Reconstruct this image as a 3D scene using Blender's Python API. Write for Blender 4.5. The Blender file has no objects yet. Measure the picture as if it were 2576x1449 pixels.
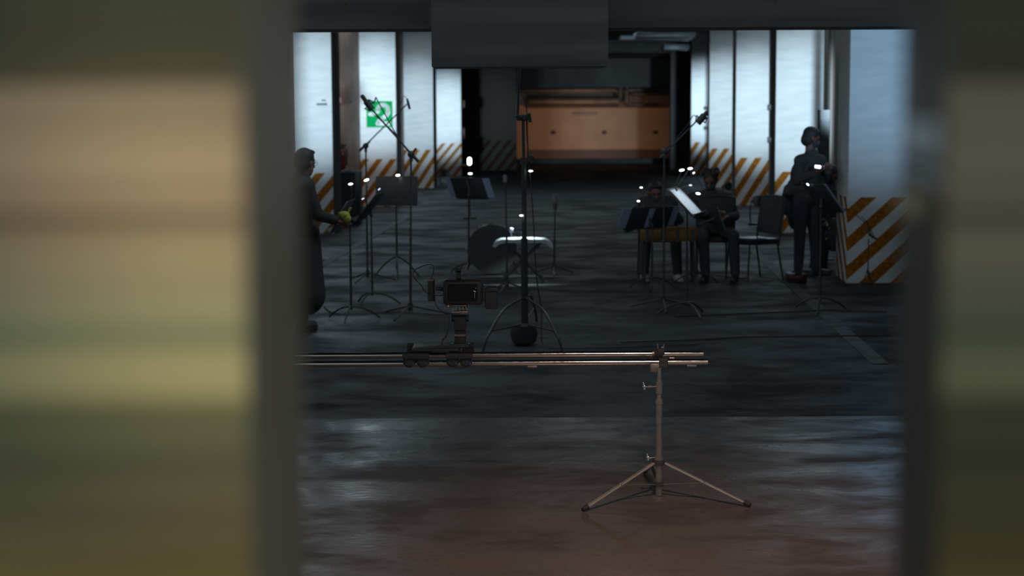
import bpy, bmesh, math, random
from mathutils import Vector, Matrix, Quaternion
random.seed(7)
SC = bpy.context.scene
COL = SC.collection
PI = math.pi
V = Vector

# ---------------------------------------------------------------- camera
F = 4200.0; W, H = 2576, 1449; HC = 1.95
PITCH = math.atan(450.0 / F); ROLL = -0.005
cd = bpy.data.cameras.new('camera'); cam = bpy.data.objects.new('camera', cd); COL.objects.link(cam)
cd.sensor_width = 36.0; cd.lens = 36.0 * F / W
cd.clip_start = 0.05; cd.clip_end = 300
CM = Matrix.Translation((0, 0, HC)) @ Matrix.Rotation(PI / 2 - PITCH, 4, 'X') @ Matrix.Rotation(ROLL, 4, 'Z')
cam.matrix_world = CM
cd.dof.use_dof = True; cd.dof.focus_distance = 8.6; cd.dof.aperture_fstop = 2.9; cd.dof.aperture_blades = 7
SC.camera = cam
SC.view_settings.view_transform = 'Standard'; SC.view_settings.look = 'None'
SC.view_settings.gamma = 1.0; SC.view_settings.exposure = 0.0; SC.view_settings.use_curve_mapping = False

def ray(px, py):
    return CM.to_3x3() @ V(((px - W / 2) / F, -(py - H / 2) / F, -1.0))
def at(px, py, Y):
    d = ray(px, py); return V((0, 0, HC)) + d * (Y / d.y)
def fl(px, py, z=0.0):
    d = ray(px, py); return V((0, 0, HC)) + d * ((z - HC) / d.z)

# ---------------------------------------------------------------- world and lamps
wd = bpy.data.worlds.new('world'); SC.world = wd; wd.use_nodes = True
bg = wd.node_tree.nodes['Background']; bg.inputs[0].default_value = (0.80, 0.93, 1.0, 1); bg.inputs[1].default_value = 0.27

TH = 0.05
def AB(b, a, z=0.0):            # hall grid: b across the aisle, a along it
    return V((b * math.cos(TH) + a * math.sin(TH), a * math.cos(TH) - b * math.sin(TH), z))

def light(kind, name, loc, target, power, color, **kw):
    l = bpy.data.lights.new(name, kind); o = bpy.data.objects.new(name, l); COL.objects.link(o)
    l.energy = power; l.color = color
    for k, v in kw.items(): setattr(l, k, v)
    o.location = loc
    if target is not None:
        o.rotation_euler = (V(target) - V(loc)).to_track_quat('-Z', 'Y').to_euler()
    return o
BLUE = (0.66, 0.86, 1.0)
ROWS = [18.75, 26.35, 33.8, 41.6, 49.4]
LEFT_B, RIGHT_B, PW, PD = -4.76, 2.81, 0.74, 0.85
# film lamps mounted on the back of each pillar, throwing on the next one
#        b      source a    target a  z target  power  cone(deg) color
LAMPS = [(-4.39, 19.9, 26.35, 2.15, 1600, 25, BLUE), (-4.39, 27.4, 33.8, 2.2, 1900, 27, BLUE),
         (-4.39, 34.8, 41.6, 1.9, 1300, 26, BLUE), (-4.39, 42.6, 49.4, 1.8, 2300, 26, BLUE),
         (3.18, 19.9, 26.35, 1.95, 1800, 27, BLUE), (3.18, 27.4, 33.8, 1.95, 1800, 26, BLUE),
         (3.18, 34.8, 41.6, 2.0, 1700, 26, BLUE), (3.18, 42.6, 49.4, 2.0, 2700, 26, BLUE)]
for i, (b, a0, a1, zt, pw, cone, c) in enumerate(LAMPS):
    light('SPOT', 'pillar_lamp', AB(b, a0, 2.0), AB(b, a1, zt), pw, c, spot_size=math.radians(cone), spot_blend=1.0, shadow_soft_size=0.12)
light('SPOT', 'near_pillar_lamp', AB(3.6, 12.7, 2.3), AB(3.35, 18.75, 2.4), 620, (0.42, 0.70, 1.0), spot_size=math.radians(31), spot_blend=1.0, shadow_soft_size=0.12)
# added cool fill lights, unseen above the beam, lifting the hall's dark tones
for a_ in (15.5, 22.8, 30.4, 38.0):
    for b_, w_ in ((-4.5, 0.6), (3.75, 1.2)):
        if (a_, b_) == (15.5, 3.75): continue
        light('AREA', 'hall_fill_light', AB(b_, a_, 4.05), AB(b_, a_, 0), 34, (0.80, 1.0, 1.12), shape='RECTANGLE', size=w_, size_y=5.0)
for x_, y_, p_ in ((0.5, 14.2, 36), (1.4, 37.5, 50)):
    light('AREA', 'hall_fill_light', (x_, y_, 4.05), (x_, y_, 0), p_, (0.84, 1.0, 1.10), shape='RECTANGLE', size=3.4, size_y=1.2)
# warm service lamps
light('SPOT', 'ceiling_lamp_near', (0.9, 5.0, 3.9), (0.85, 6.9, 0), 470, (1.0, 0.66, 0.52), spot_size=math.radians(64), spot_blend=1.0, shadow_soft_size=0.12)
light('SPOT', 'door_lamp', (-0.75, -0.9, 2.9), (-0.146, 0.8, 1.895), 146, (1.0, 0.84, 0.60), spot_size=math.radians(6.0), spot_blend=1.0, shadow_soft_size=0.08)
light('SPOT', 'side_wall_lamp', AB(-3.6, 29.0, 3.0), AB(-4.76, 32.5, 1.0), 60, (1.0, 0.55, 0.40), spot_size=math.radians(70), spot_blend=1.0, shadow_soft_size=0.2)
light('SPOT', 'ramp_lamp', (2.7, 61.6, 0.9), (2.8, 66.0, 1.5), 165, (1.0, 0.47, 0.22), spot_size=math.radians(125), spot_blend=1.0, shadow_soft_size=0.2)

# ---------------------------------------------------------------- materials
def mat(name, col, rough=0.5, metal=0.0, spec=0.5, noise=0.0, nscale=8.0, bump=0.0, emit=None, estr=0.0, trans=0.0, rnoise=0.0, stretch=(1, 1, 1)):
    m = bpy.data.materials.new(name); m.use_nodes = True; nt = m.node_tree; b = nt.nodes['Principled BSDF']
    b.inputs['Base Color'].default_value = (*col, 1); b.inputs['Roughness'].default_value = rough
    b.inputs['Metallic'].default_value = metal; b.inputs['Specular IOR Level'].default_value = spec
    if trans: b.inputs['Transmission Weight'].default_value = trans
    if emit: b.inputs['Emission Color'].default_value = (*emit, 1); b.inputs['Emission Strength'].default_value = estr
    if noise or bump or rnoise:
        tc = nt.nodes.new('ShaderNodeTexCoord'); mp = nt.nodes.new('ShaderNodeMapping'); mp.inputs['Scale'].default_value = stretch
        n = nt.nodes.new('ShaderNodeTexNoise'); n.inputs['Scale'].default_value = nscale; n.inputs['Detail'].default_value = 6
        nt.links.new(tc.outputs['Object'], mp.inputs[0]); nt.links.new(mp.outputs[0], n.inputs['Vector'])
        if noise:
            r = nt.nodes.new('ShaderNodeValToRGB')
            r.color_ramp.elements[0].position = 0.35; r.color_ramp.elements[1].position = 0.65
            r.color_ramp.elements[0].color = (*[c * (1 - noise) for c in col], 1)
            r.color_ramp.elements[1].color = (*[min(1, c * (1 + noise * 0.6)) for c in col], 1)
            nt.links.new(n.outputs['Fac'], r.inputs[0]); nt.links.new(r.outputs[0], b.inputs['Base Color'])
        if rnoise:
            r2 = nt.nodes.new('ShaderNodeMapRange'); r2.inputs['From Min'].default_value = 0.35; r2.inputs['From Max'].default_value = 0.65
            r2.inputs['To Min'].default_value = rough - rnoise; r2.inputs['To Max'].default_value = rough + rnoise
            nt.links.new(n.outputs['Fac'], r2.inputs['Value']); nt.links.new(r2.outputs[0], b.inputs['Roughness'])
        if bump:
            bp = nt.nodes.new('ShaderNodeBump'); bp.inputs['Strength'].default_value = bump; bp.inputs['Distance'].default_value = 0.01
            nt.links.new(n.outputs['Fac'], bp.inputs['Height']); nt.links.new(bp.outputs[0], b.inputs['Normal'])
    return m
BLK = mat('black_metal', (0.050, 0.056, 0.060), 0.42, 0.0, 0.4)
BLKM = mat('black_matte', (0.052, 0.058, 0.062), 0.7, spec=.3)
RUB = mat('black_rubber', (0.03, 0.026, 0.026), 0.7)
CLOTH = mat('black_cloth', (0.072, 0.080, 0.084), 0.9, noise=0.2, nscale=30)
COAT = mat('dark_coat_cloth', (0.080, 0.084, 0.086), 0.9, noise=0.2, nscale=30)
JEAN = mat('dark_blue_cloth', (0.055, 0.070, 0.095), 0.9, noise=0.25, nscale=40)
GREYC = mat('charcoal_cloth', (0.070, 0.077, 0.080), 0.9, noise=0.25, nscale=40)
SKIN = mat('skin', (0.24, 0.12, 0.095), 0.5, noise=0.08, nscale=20)
HAIR = mat('dark_hair', (0.040, 0.040, 0.040), 0.6, bump=0.5, nscale=60, stretch=(1, 1, 0.2))
SHOE = mat('black_leather', (0.04, 0.043, 0.045), 0.35)
WSHOE = mat('pale_shoe', (0.45, 0.48, 0.5), 0.6)
STEEL = mat('nickel_steel', (0.85, 0.82, 0.78), 0.14, 1.0, rnoise=0.03, nscale=40)
SATIN = mat('satin_nickel', (0.85, 0.76, 0.66), 0.42, 0.85)
P1COAT = mat('deep_black_coat_cloth', (0.042, 0.040, 0.040), 0.9, noise=0.2, nscale=30)
STEELD = mat('worn_steel', (0.42, 0.37, 0.32), 0.38, 0.9, rnoise=0.1, nscale=30)
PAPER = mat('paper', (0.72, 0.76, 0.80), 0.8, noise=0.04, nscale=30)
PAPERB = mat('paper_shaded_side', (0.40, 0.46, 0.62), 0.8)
GLASSM = mat('clear_plastic', (0.9, 0.92, 0.95), 0.08, trans=1.0)
MESHM = mat('mic_grille', (0.25, 0.25, 0.27), 0.35, 0.9, bump=0.6, nscale=300)
LED = mat('lamp_glow', (0.9, 0.95, 1), 0.5, emit=(0.90, 1.0, 0.97), estr=9.0)
LEDS = mat('lamp_glow_soft', (0.9, 0.95, 1), 0.5, emit=(0.62, 0.75, 1.0), estr=1.3)
PHONE = mat('phone_screen_glow', (0.9, 0.95, 1), 0.5, emit=(0.55, 0.55, 1.0), estr=6.0)
RED = mat('red_paint', (0.22, 0.02, 0.02), 0.45)
DRED = mat('dark_red_lacquer', (0.055, 0.012, 0.012), 0.3)
BLUEP = mat('blue_wheel_cap', (0.0, 0.22, 0.55), 0.3)
AMBER = mat('amber_wood', (0.17, 0.085, 0.02), 0.5, noise=0.35, nscale=6, stretch=(1, 1, 6))
BRASS = mat('brass', (0.75, 0.5, 0.2), 0.3, 1.0)
SEATM = mat('vinyl_seat', (0.03, 0.032, 0.035), 0.28)
YELL = mat('yellow_green_cloth', (0.42, 0.46, 0.08), 0.8, noise=0.4, nscale=25)
LCD = mat('dark_screen', (0.01, 0.01, 0.012), 0.25)
ICON = mat('screen_marks', (0.5, 0.5, 0.4), 0.5, emit=(0.9, 0.75, 0.45), estr=0.35)
REDL = mat('red_indicator', (0.8, 0.05, 0.03), 0.5, emit=(1.0, 0.08, 0.04), estr=2.0)

# ---------------------------------------------------------------- mesh helpers
class MB:
    def __init__(s): s.bm = bmesh.new()
    def _x(s, vs, M): bmesh.ops.transform(s.bm, matrix=M, verts=vs)
    def box(s, c, size, rot=None, bevel=0.0):
        r = bmesh.ops.create_cube(s.bm, size=1.0); vs = r['verts']
        s._x(vs, Matrix.Diagonal((*size, 1)))
        if bevel:
            es = list({e for v in vs for e in v.link_edges})
            rb = bmesh.ops.bevel(s.bm, geom=es, offset=bevel, segments=2, profile=0.5, affect='EDGES')
            vs = list({v for f in rb['faces'] for v in f.verts} | {v for v in vs if v.is_valid})
        M = Matrix.Translation(c)
        if rot is not None: M = M @ (rot.to_4x4())
        s._x(vs, M); return s
    def bar(s, a, b, r1, r2=None, seg=12, caps=True):
        a = V(a); b = V(b); r2 = r1 if r2 is None else r2; d = b - a; L = d.length
        if L < 1e-6: return s
        r = bmesh.ops.create_cone(s.bm, cap_ends=caps, segments=seg, radius1=r1, radius2=max(r2, 1e-5), depth=L)
        s._x(r['verts'], Matrix.Translation((a + b) / 2) @ d.to_track_quat('Z', 'Y').to_matrix().to_4x4()); return s
    def ell(s, c, rad, rot=None, u=16, v=10):
        r = bmesh.ops.create_uvsphere(s.bm, u_segments=u, v_segments=v, radius=1.0)
        M = Matrix.Translation(c)
        if rot is not None: M = M @ rot.to_4x4()
        s._x(r['verts'], M @ Matrix.Diagonal((*rad, 1))); return s
    def cap(s, a, b, r1, r2=None, seg=14):
        r2 = r1 if r2 is None else r2
        s.bar(a, b, r1, r2, seg); s.ell(a, (r1,) * 3, u=seg, v=8); s.ell(b, (r2,) * 3, u=seg, v=8); return s
    def tube(s, pts, r, seg=8):
        pts = [V(p) for p in pts]; n = len(pts); rings = []
        prev = None
        for i, p in enumerate(pts):
            t = (pts[min(i + 1, n - 1)] - pts[max(i - 1, 0)]).normalized()
            if prev is None:
                prev = t.orthogonal().normalized()
            prev = (prev - t * prev.dot(t)).normalized(); q = t.cross(prev)
            rings.append([s.bm.verts.new(p + prev * r * math.cos(2 * PI * k / seg) + q * r * math.sin(2 * PI * k / seg)) for k in range(seg)])
        for i in range(n - 1):
            for k in range(seg):
                s.bm.faces.new((rings[i][k], rings[i][(k + 1) % seg], rings[i + 1][(k + 1) % seg], rings[i + 1][k]))
        s.bm.faces.new(rings[0][::-1]); s.bm.faces.new(rings[-1]); return s
    def prism(s, poly, M, depth):       # poly in local xz, extruded along local y
        a = [s.bm.verts.new(M @ V((x, 0, z))) for x, z in poly]; b = [s.bm.verts.new(M @ V((x, depth, z))) for x, z in poly]
        n = len(poly); s.bm.faces.new(a); s.bm.faces.new(b[::-1])
        for i in range(n): s.bm.faces.new((a[(i + 1) % n], a[i], b[i], b[(i + 1) % n]))
        return s
    def lathe(s, prof, M=Matrix(), seg=24):
        rings = [[s.bm.verts.new(M @ V((r * math.cos(2 * PI * k / seg), r * math.sin(2 * PI * k / seg), z))) for k in range(seg)] for r, z in prof]
        for i in range(len(prof) - 1):
            for k in range(seg): s.bm.faces.new((rings[i][k], rings[i][(k + 1) % seg], rings[i + 1][(k + 1) % seg], rings[i + 1][k]))
        s.bm.faces.new(rings[0][::-1]); s.bm.faces.new(rings[-1]); return s
    def build(s, name, m, parent=None, flat=False, origin=None):
        bmesh.ops.recalc_face_normals(s.bm, faces=s.bm.faces)
        me = bpy.data.meshes.new(name); s.bm.to_mesh(me); s.bm.free()
        if not flat:
            me.polygons.foreach_set('use_smooth', [True] * len(me.polygons))
            try: me.set_sharp_from_angle(angle=math.radians(40))
            except Exception: pass
        me.materials.append(m)
        o = bpy.data.objects.new(name, me); COL.objects.link(o)
        if parent is not None:
            o.parent = parent; o.matrix_parent_inverse = Matrix.Translation(-V(parent.location)) if origin is None else Matrix()
        return o
def smooth_path(pts, n=6):
    pts = [V(p) for p in pts]; out = []
    P = [pts[0]] + pts + [pts[-1]]
    for i in range(1, len(P) - 2):
        for k in range(n):
            t = k / n; a, b, c, d = P[i - 1], P[i], P[i + 1], P[i + 2]
            out.append(0.5 * ((2 * b) + (c - a) * t + (2 * a - 5 * b + 4 * c - d) * t * t + (3 * b - a - 3 * c + d) * t ** 3))
    out.append(pts[-1]); return out
def tag(o, label, cat, group=None):
    o['label'] = label; o['category'] = cat
    if group: o['group'] = group
    return o
def thing(name, label, cat, loc, group=None):
    o = bpy.data.objects.new(name, None); COL.objects.link(o); o.location = loc; o.empty_display_size = 0.1
    return tag(o, label, cat, group)
def struct(o): o['kind'] = 'structure'; return o
def RZ(a): return Matrix.Rotation(a, 3, 'Z')
HALL = RZ(-TH)

# ---------------------------------------------------------------- setting materials
def floor_mat(name, c1, c2, rough, rn, scale, stretch, bump, smax=0.75):
    m = bpy.data.materials.new(name); m.use_nodes = True; nt = m.node_tree; b = nt.nodes['Principled BSDF']; L = nt.links.new
    tc = nt.nodes.new('ShaderNodeTexCoord'); mp = nt.nodes.new('ShaderNodeMapping'); mp.inputs['Scale'].default_value = stretch
    L(tc.outputs['Object'], mp.inputs[0])
    n1 = nt.nodes.new('ShaderNodeTexNoise'); n1.inputs['Scale'].default_value = scale; n1.inputs['Detail'].default_value = 8; n1.inputs['Roughness'].default_value = 0.65
    n1.inputs['Distortion'].default_value = 0.35
    n2 = nt.nodes.new('ShaderNodeTexNoise'); n2.inputs['Scale'].default_value = scale * 14; n2.inputs['Detail'].default_value = 4
    L(mp.outputs[0], n1.inputs['Vector']); L(mp.outputs[0], n2.inputs['Vector'])
    r = nt.nodes.new('ShaderNodeValToRGB'); r.color_ramp.elements[0].position = 0.36; r.color_ramp.elements[1].position = 0.64
    r.color_ramp.elements[0].color = (*c1, 1); r.color_ramp.elements[1].color = (*c2, 1)
    L(n1.outputs['Fac'], r.inputs[0]); L(r.outputs[0], b.inputs['Base Color'])
    mr = nt.nodes.new('ShaderNodeMapRange'); mr.inputs['From Min'].default_value = 0.38; mr.inputs['From Max'].default_value = 0.62
    mr.inputs['To Min'].default_value = rough + rn; mr.inputs['To Max'].default_value = rough - rn
    L(n1.outputs['Fac'], mr.inputs['Value']); L(mr.outputs[0], b.inputs['Roughness'])
    sm = nt.nodes.new('ShaderNodeMapRange'); sm.inputs['From Min'].default_value = 0.4; sm.inputs['From Max'].default_value = 0.6
    sm.inputs['To Min'].default_value = smax * 0.16; sm.inputs['To Max'].default_value = smax
    L(n1.outputs['Fac'], sm.inputs['Value']); L(sm.outputs[0], b.inputs['Specular IOR Level'])
    bp = nt.nodes.new('ShaderNodeBump'); bp.inputs['Strength'].default_value = bump; bp.inputs['Distance'].default_value = 0.004
    L(n2.outputs['Fac'], bp.inputs['Height']); L(bp.outputs[0], b.inputs['Normal'])
    return m
CONC = floor_mat('polished_concrete', (0.075, 0.066, 0.062), (0.14, 0.124, 0.117), 0.32, 0.13, 2.0, (0.6, 1.1, 1), 0.25, 1.0)
ASPH = floor_mat('dark_asphalt', (0.034, 0.038, 0.042), (0.046, 0.052, 0.058), 0.58, 0.12, 1.3, (0.7, 1, 1), 0.5, 0.28)

def stripe_mat(name, period, duty, slope, phase, hs=0.955):
    m = bpy.data.materials.new(name); m.use_nodes = True; nt = m.node_tree; b = nt.nodes['Principled BSDF']; L = nt.links.new
    tc = nt.nodes.new('ShaderNodeTexCoord'); sx = nt.nodes.new('ShaderNodeSeparateXYZ'); L(tc.outputs['Object'], sx.inputs[0])
    def mth(op, a, bb=None, c=None):
        n = nt.nodes.new('ShaderNodeMath'); n.operation = op
        for i, v in enumerate((a, bb, c)):
            if v is None: continue
            if isinstance(v, (int, float)): n.inputs[i].default_value = v
            else: L(v, n.inputs[i])
        return n.outputs[0]
    nz = nt.nodes.new('ShaderNodeTexNoise'); nz.inputs['Scale'].default_value = 3; nz.inputs['Detail'].default_value = 8
    mp = nt.nodes.new('ShaderNodeMapping'); mp.inputs['Scale'].default_value = (0.7, 0.7, 3.0); L(tc.outputs['Object'], mp.inputs[0]); L(mp.outputs[0], nz.inputs['Vector'])
    nf = nt.nodes.new('ShaderNodeTexNoise'); nf.inputs['Scale'].default_value = 22; nf.inputs['Detail'].default_value = 6; L(tc.outputs['Object'], nf.inputs['Vector'])
    xx = mth('ADD', sx.outputs[0], sx.outputs[1])
    s = mth('SUBTRACT', xx, mth('DIVIDE', mth('SUBTRACT', sx.outputs[2], hs), slope))
    fr = mth('FRACT', mth('DIVIDE', mth('ADD', s, phase + 50 * period), period))
    band = mth('MULTIPLY', mth('LESS_THAN', fr, duty), mth('LESS_THAN', sx.outputs[2], hs))
    wr = nt.nodes.new('ShaderNodeValToRGB'); wr.color_ramp.elements[0].position = 0.3; wr.color_ramp.elements[1].position = 0.6
    wr.color_ramp.elements[0].color = (0.68, 0.73, 0.75, 1); wr.color_ramp.elements[1].color = (0.80, 0.83, 0.84, 1); L(nz.outputs['Fac'], wr.inputs[0])
    og = nt.nodes.new('ShaderNodeValToRGB'); og.color_ramp.elements[0].position = 0.35; og.color_ramp.elements[1].position = 0.62
    og.color_ramp.elements[0].color = (0.24, 0.085, 0.012, 1); og.color_ramp.elements[1].color = (0.50, 0.185, 0.014, 1); L(nf.outputs['Fac'], og.inputs[0])
    mx = nt.nodes.new('ShaderNodeMix'); mx.data_type = 'RGBA'; L(band, mx.inputs['Factor']); L(wr.outputs[0], mx.inputs['A']); L(og.outputs[0], mx.inputs['B'])
    L(mx.outputs['Result'], b.inputs['Base Color']); b.inputs['Roughness'].default_value = 0.75; b.inputs['Specular IOR Level'].default_value = 0.2
    bp = nt.nodes.new('ShaderNodeBump'); bp.inputs['Strength'].default_value = 0.12; bp.inputs['Distance'].default_value = 0.015
    L(nz.outputs['Fac'], bp.inputs['Height']); L(bp.outputs[0], b.inputs['Normal'])
    return m
WALLD = mat('dark_painted_concrete', (0.045, 0.043, 0.040), 0.7, noise=0.3, nscale=1.5)
WALLB = mat('brown_concrete', (0.30, 0.20, 0.16), 0.8, noise=0.25, nscale=1.2, stretch=(1, 1, 2))
CEIL = mat('dark_ceiling_concrete', (0.06, 0.062, 0.064), 0.8, noise=0.3, nscale=2.0)
BEAMM = mat('beam_concrete', (0.34, 0.35, 0.35), 0.85, noise=0.3, nscale=1.6, stretch=(0.25, 1, 4))
RAMPW = mat('ramp_wall_paint', (0.40, 0.27, 0.17), 0.8, noise=0.12, nscale=1.0)

# ---------------------------------------------------------------- floors
YS = fl(1288, 1051).y
def slab(name, x0, x1, y0, y1, z0, z1, m, loc=None):
    b = MB(); b.box(((x0 + x1) / 2, (y0 + y1) / 2, (z0 + z1) / 2), (x1 - x0, y1 - y0, z1 - z0)); return struct(b.build(name, m, flat=True))
slab('floor', -9, 12, -2.0, YS, -0.2, 0.0, CONC)
slab('floor.001', -9, 14, YS, 72, -0.2, -0.004, ASPH)
slab('ceiling', -9, 14, 1.2, 72, 4.15, 4.35, CEIL)
# dropped beam with the stepped box below it
YB = 12.0
zb = at(1288, 71, YB).z
slab('trim_1', -9, 14, YB, YB + 0.5, zb, 4.15, BEAMM)
p0 = at(1085, 79, 11.4); p1 = at(1530, 166, 11.4)
slab('trim_2', p0.x, p1.x, 11.4, YB, p1.z, zb + 0.9, BEAMM)
pl = at(1079, 79, 11.5)
slab('trim_3', pl.x, p0.x, 11.5, YB, zb - 0.012, zb + 0.9, BEAMM)

# walls of the hall, parallel to the aisle
def hall_box(name, b0, b1, a0, a1, z0, z1, m):
    o = MB().box((0, 0, 0), (b1 - b0, a1 - a0, z1 - z0)).build(name, m, flat=True)
    o.location = AB((b0 + b1) / 2, (a0 + a1) / 2, (z0 + z1) / 2); o.rotation_euler = (0, 0, -TH); return struct(o)
hall_box('wall_left', -4.96, -4.76, 12.6, 56.0, -0.1, 4.15, WALLB)
hall_box('wall_right', 5.05, 5.25, 12.6, 66.0, -0.1, 4.15, WALLD)
# far end: brown wall, opening to the ramp, lit wall beyond
hall_box('wall_back', -4.96, -2.72, 56.0, 56.3, -0.1, 4.15, WALLD)

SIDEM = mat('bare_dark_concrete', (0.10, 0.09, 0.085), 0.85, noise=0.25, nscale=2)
stripe_par = {('L', 0): (0.30, 0.5, 1.4, 0.0), ('L', 1): (0.30, 0.5, 1.2, 0.14), ('L', 2): (0.282, 0.46, 1.35, 0.235),
              ('L', 3): (0.285, 0.45, 1.5, 0.02), ('L', 4): (0.27, 0.40, 1.2, 0.10),
              ('R', 0): (0.345, 0.50, 0.92, 0.20), ('R', 1): (0.292, 0.48, 1.35, 0.17), ('R', 2): (0.285, 0.48, 1.6, 0.17),
              ('R', 3): (0.285, 0.48, 1.5, 0.20), ('R', 4): (0.29, 0.48, 1.6, 0.16)}
for side, b0 in (('L', LEFT_B), ('R', RIGHT_B)):
    for k, a in enumerate(ROWS):
        m = stripe_mat('striped_pillar_paint', *stripe_par[(side, k)])
        wpx = PW if not (side == 'R' and k == 0) else 1.15
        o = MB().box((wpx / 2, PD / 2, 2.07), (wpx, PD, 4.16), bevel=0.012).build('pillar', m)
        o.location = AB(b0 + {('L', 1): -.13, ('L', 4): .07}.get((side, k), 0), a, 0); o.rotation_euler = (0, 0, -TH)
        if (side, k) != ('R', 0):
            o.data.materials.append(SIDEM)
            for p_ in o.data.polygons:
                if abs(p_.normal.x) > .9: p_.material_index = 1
        nth = ['nearest', 'second nearest', 'third', 'fourth', 'farthest'][k]
        struct(o)
        o['label'] = '%s white concrete pillar with orange diagonal stripes in the %s row' % (nth, 'left' if side == 'L' else 'right'); 

# far wall piece with darkened stripes, dark jambs, lit wall behind the opening
m = stripe_mat('dimmed_striped_paint', 0.33, 0.45, 1.3, 0.0)
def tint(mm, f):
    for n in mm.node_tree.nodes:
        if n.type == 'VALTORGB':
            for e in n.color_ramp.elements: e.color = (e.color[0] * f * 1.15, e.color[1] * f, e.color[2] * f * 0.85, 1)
tint(m, 0.045)  # darkens the striped paint to stand for the unlit wall
q0 = at(1172, 380, 54.0); q1 = at(1300, 380, 54.0)
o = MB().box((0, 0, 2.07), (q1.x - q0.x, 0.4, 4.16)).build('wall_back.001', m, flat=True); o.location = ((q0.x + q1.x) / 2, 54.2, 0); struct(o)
q0 = at(1687, 380, 54.0); q1 = at(1990, 380, 54.0)
slab('wall_back.002', q0.x, q1.x, 54.0, 54.4, -0.1, 4.15, WALLD)
q0 = at(1240, 402, 66); q1 = at(1800, 235, 66)
slab('wall_back.003', q0.x, q1.x, 66, 66.3, q0.z, 4.15, RAMPW)
slab('wall_back.004', q0.x - 3, q1.x + 3, 60.0, 60.3, -0.1, at(1288, 401, 60.0).z, BLKM and WALLD)
q0 = at(1326, 377, 65.9); q1 = at(1800, 401, 65.9)
slab('trim_4', q0.x, q1.x, 65.94, 66.0, q1.z, q0.z, mat('brown_skirting', (0.105, 0.07, 0.06), 0.7))
q0 = at(1328, 273, 65.6); q1 = at(1800, 240, 65.6)
slab('trim_5', q0.x, q1.x, 65.2, 66.0, q0.z, at(1288, 236, 65.6).z, mat('brown_soffit', (0.10, 0.07, 0.055), 0.7))
slab('added_dark_slab', -2, 9, 61.0, 61.4, at(1288, 221, 61).z, 4.15, WALLD)  # added dark slab hiding the lit top of the ramp wall
slab('ceiling.001', -9, 14, 54.4, 66.3, 3.75, 4.15, CEIL)

# doors close to the lens: two leaves ajar
def leaf_mat(lift):  # height bands put blurred reflections and brightness into the leaf colour
    m = bpy.data.materials.new('leaf_light_bands'); m.use_nodes = True; nt = m.node_tree; b = nt.nodes['Principled BSDF']; L = nt.links.new
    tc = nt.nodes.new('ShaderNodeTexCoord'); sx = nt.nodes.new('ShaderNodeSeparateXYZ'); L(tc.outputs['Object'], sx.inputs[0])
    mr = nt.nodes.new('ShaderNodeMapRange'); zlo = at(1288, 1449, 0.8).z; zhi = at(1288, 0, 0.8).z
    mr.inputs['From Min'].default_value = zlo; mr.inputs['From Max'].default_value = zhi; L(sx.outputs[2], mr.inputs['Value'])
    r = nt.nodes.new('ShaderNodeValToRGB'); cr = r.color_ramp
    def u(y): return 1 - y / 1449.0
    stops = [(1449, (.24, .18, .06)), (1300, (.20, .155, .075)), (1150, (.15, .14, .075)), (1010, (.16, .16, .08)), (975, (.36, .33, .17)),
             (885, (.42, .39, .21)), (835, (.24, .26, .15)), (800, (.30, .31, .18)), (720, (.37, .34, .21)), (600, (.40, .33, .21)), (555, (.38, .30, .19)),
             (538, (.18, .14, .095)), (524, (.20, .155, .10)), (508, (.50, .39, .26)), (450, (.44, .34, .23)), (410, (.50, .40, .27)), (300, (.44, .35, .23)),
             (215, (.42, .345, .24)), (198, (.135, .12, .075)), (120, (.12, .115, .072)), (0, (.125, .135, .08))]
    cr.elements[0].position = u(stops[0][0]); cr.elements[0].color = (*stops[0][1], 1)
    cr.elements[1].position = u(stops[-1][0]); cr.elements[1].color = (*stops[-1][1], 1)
    if lift:      # left leaf colour brightened downwards to replace missing lamp light
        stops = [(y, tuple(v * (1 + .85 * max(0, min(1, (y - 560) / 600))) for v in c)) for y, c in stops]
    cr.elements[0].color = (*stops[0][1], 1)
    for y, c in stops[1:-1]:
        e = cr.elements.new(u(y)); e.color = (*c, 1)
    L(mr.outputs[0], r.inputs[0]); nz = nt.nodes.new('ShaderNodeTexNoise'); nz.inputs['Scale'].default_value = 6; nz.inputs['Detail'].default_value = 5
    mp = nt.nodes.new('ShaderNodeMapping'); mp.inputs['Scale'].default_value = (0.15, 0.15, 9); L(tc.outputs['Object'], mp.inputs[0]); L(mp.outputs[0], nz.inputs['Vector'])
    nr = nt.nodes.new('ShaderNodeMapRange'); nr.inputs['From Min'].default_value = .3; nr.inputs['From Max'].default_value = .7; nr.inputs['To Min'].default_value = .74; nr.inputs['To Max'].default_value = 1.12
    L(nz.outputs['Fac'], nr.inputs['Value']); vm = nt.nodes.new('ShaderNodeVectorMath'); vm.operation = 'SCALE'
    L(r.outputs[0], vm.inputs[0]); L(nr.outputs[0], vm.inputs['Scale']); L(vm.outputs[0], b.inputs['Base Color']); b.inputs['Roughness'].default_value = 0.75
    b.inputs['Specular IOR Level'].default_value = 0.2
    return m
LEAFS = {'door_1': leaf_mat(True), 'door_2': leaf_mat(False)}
JAMBL = mat('leaf_edge_paint', (0.58, 0.48, 0.33), 0.45, 0.1, rnoise=0.08, nscale=6)
JAMB = mat('leaf_edge_metal', (0.13, 0.11, 0.09), 0.42, 0.3, rnoise=0.08, nscale=6)
YN, YF = 0.80, 1.02
xl = at(618, 724, YN).x; xlf = at(762, 724, YF).x; xr = at(2372, 724, YN).x; xrf = at(2262, 724, YF).x
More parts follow.
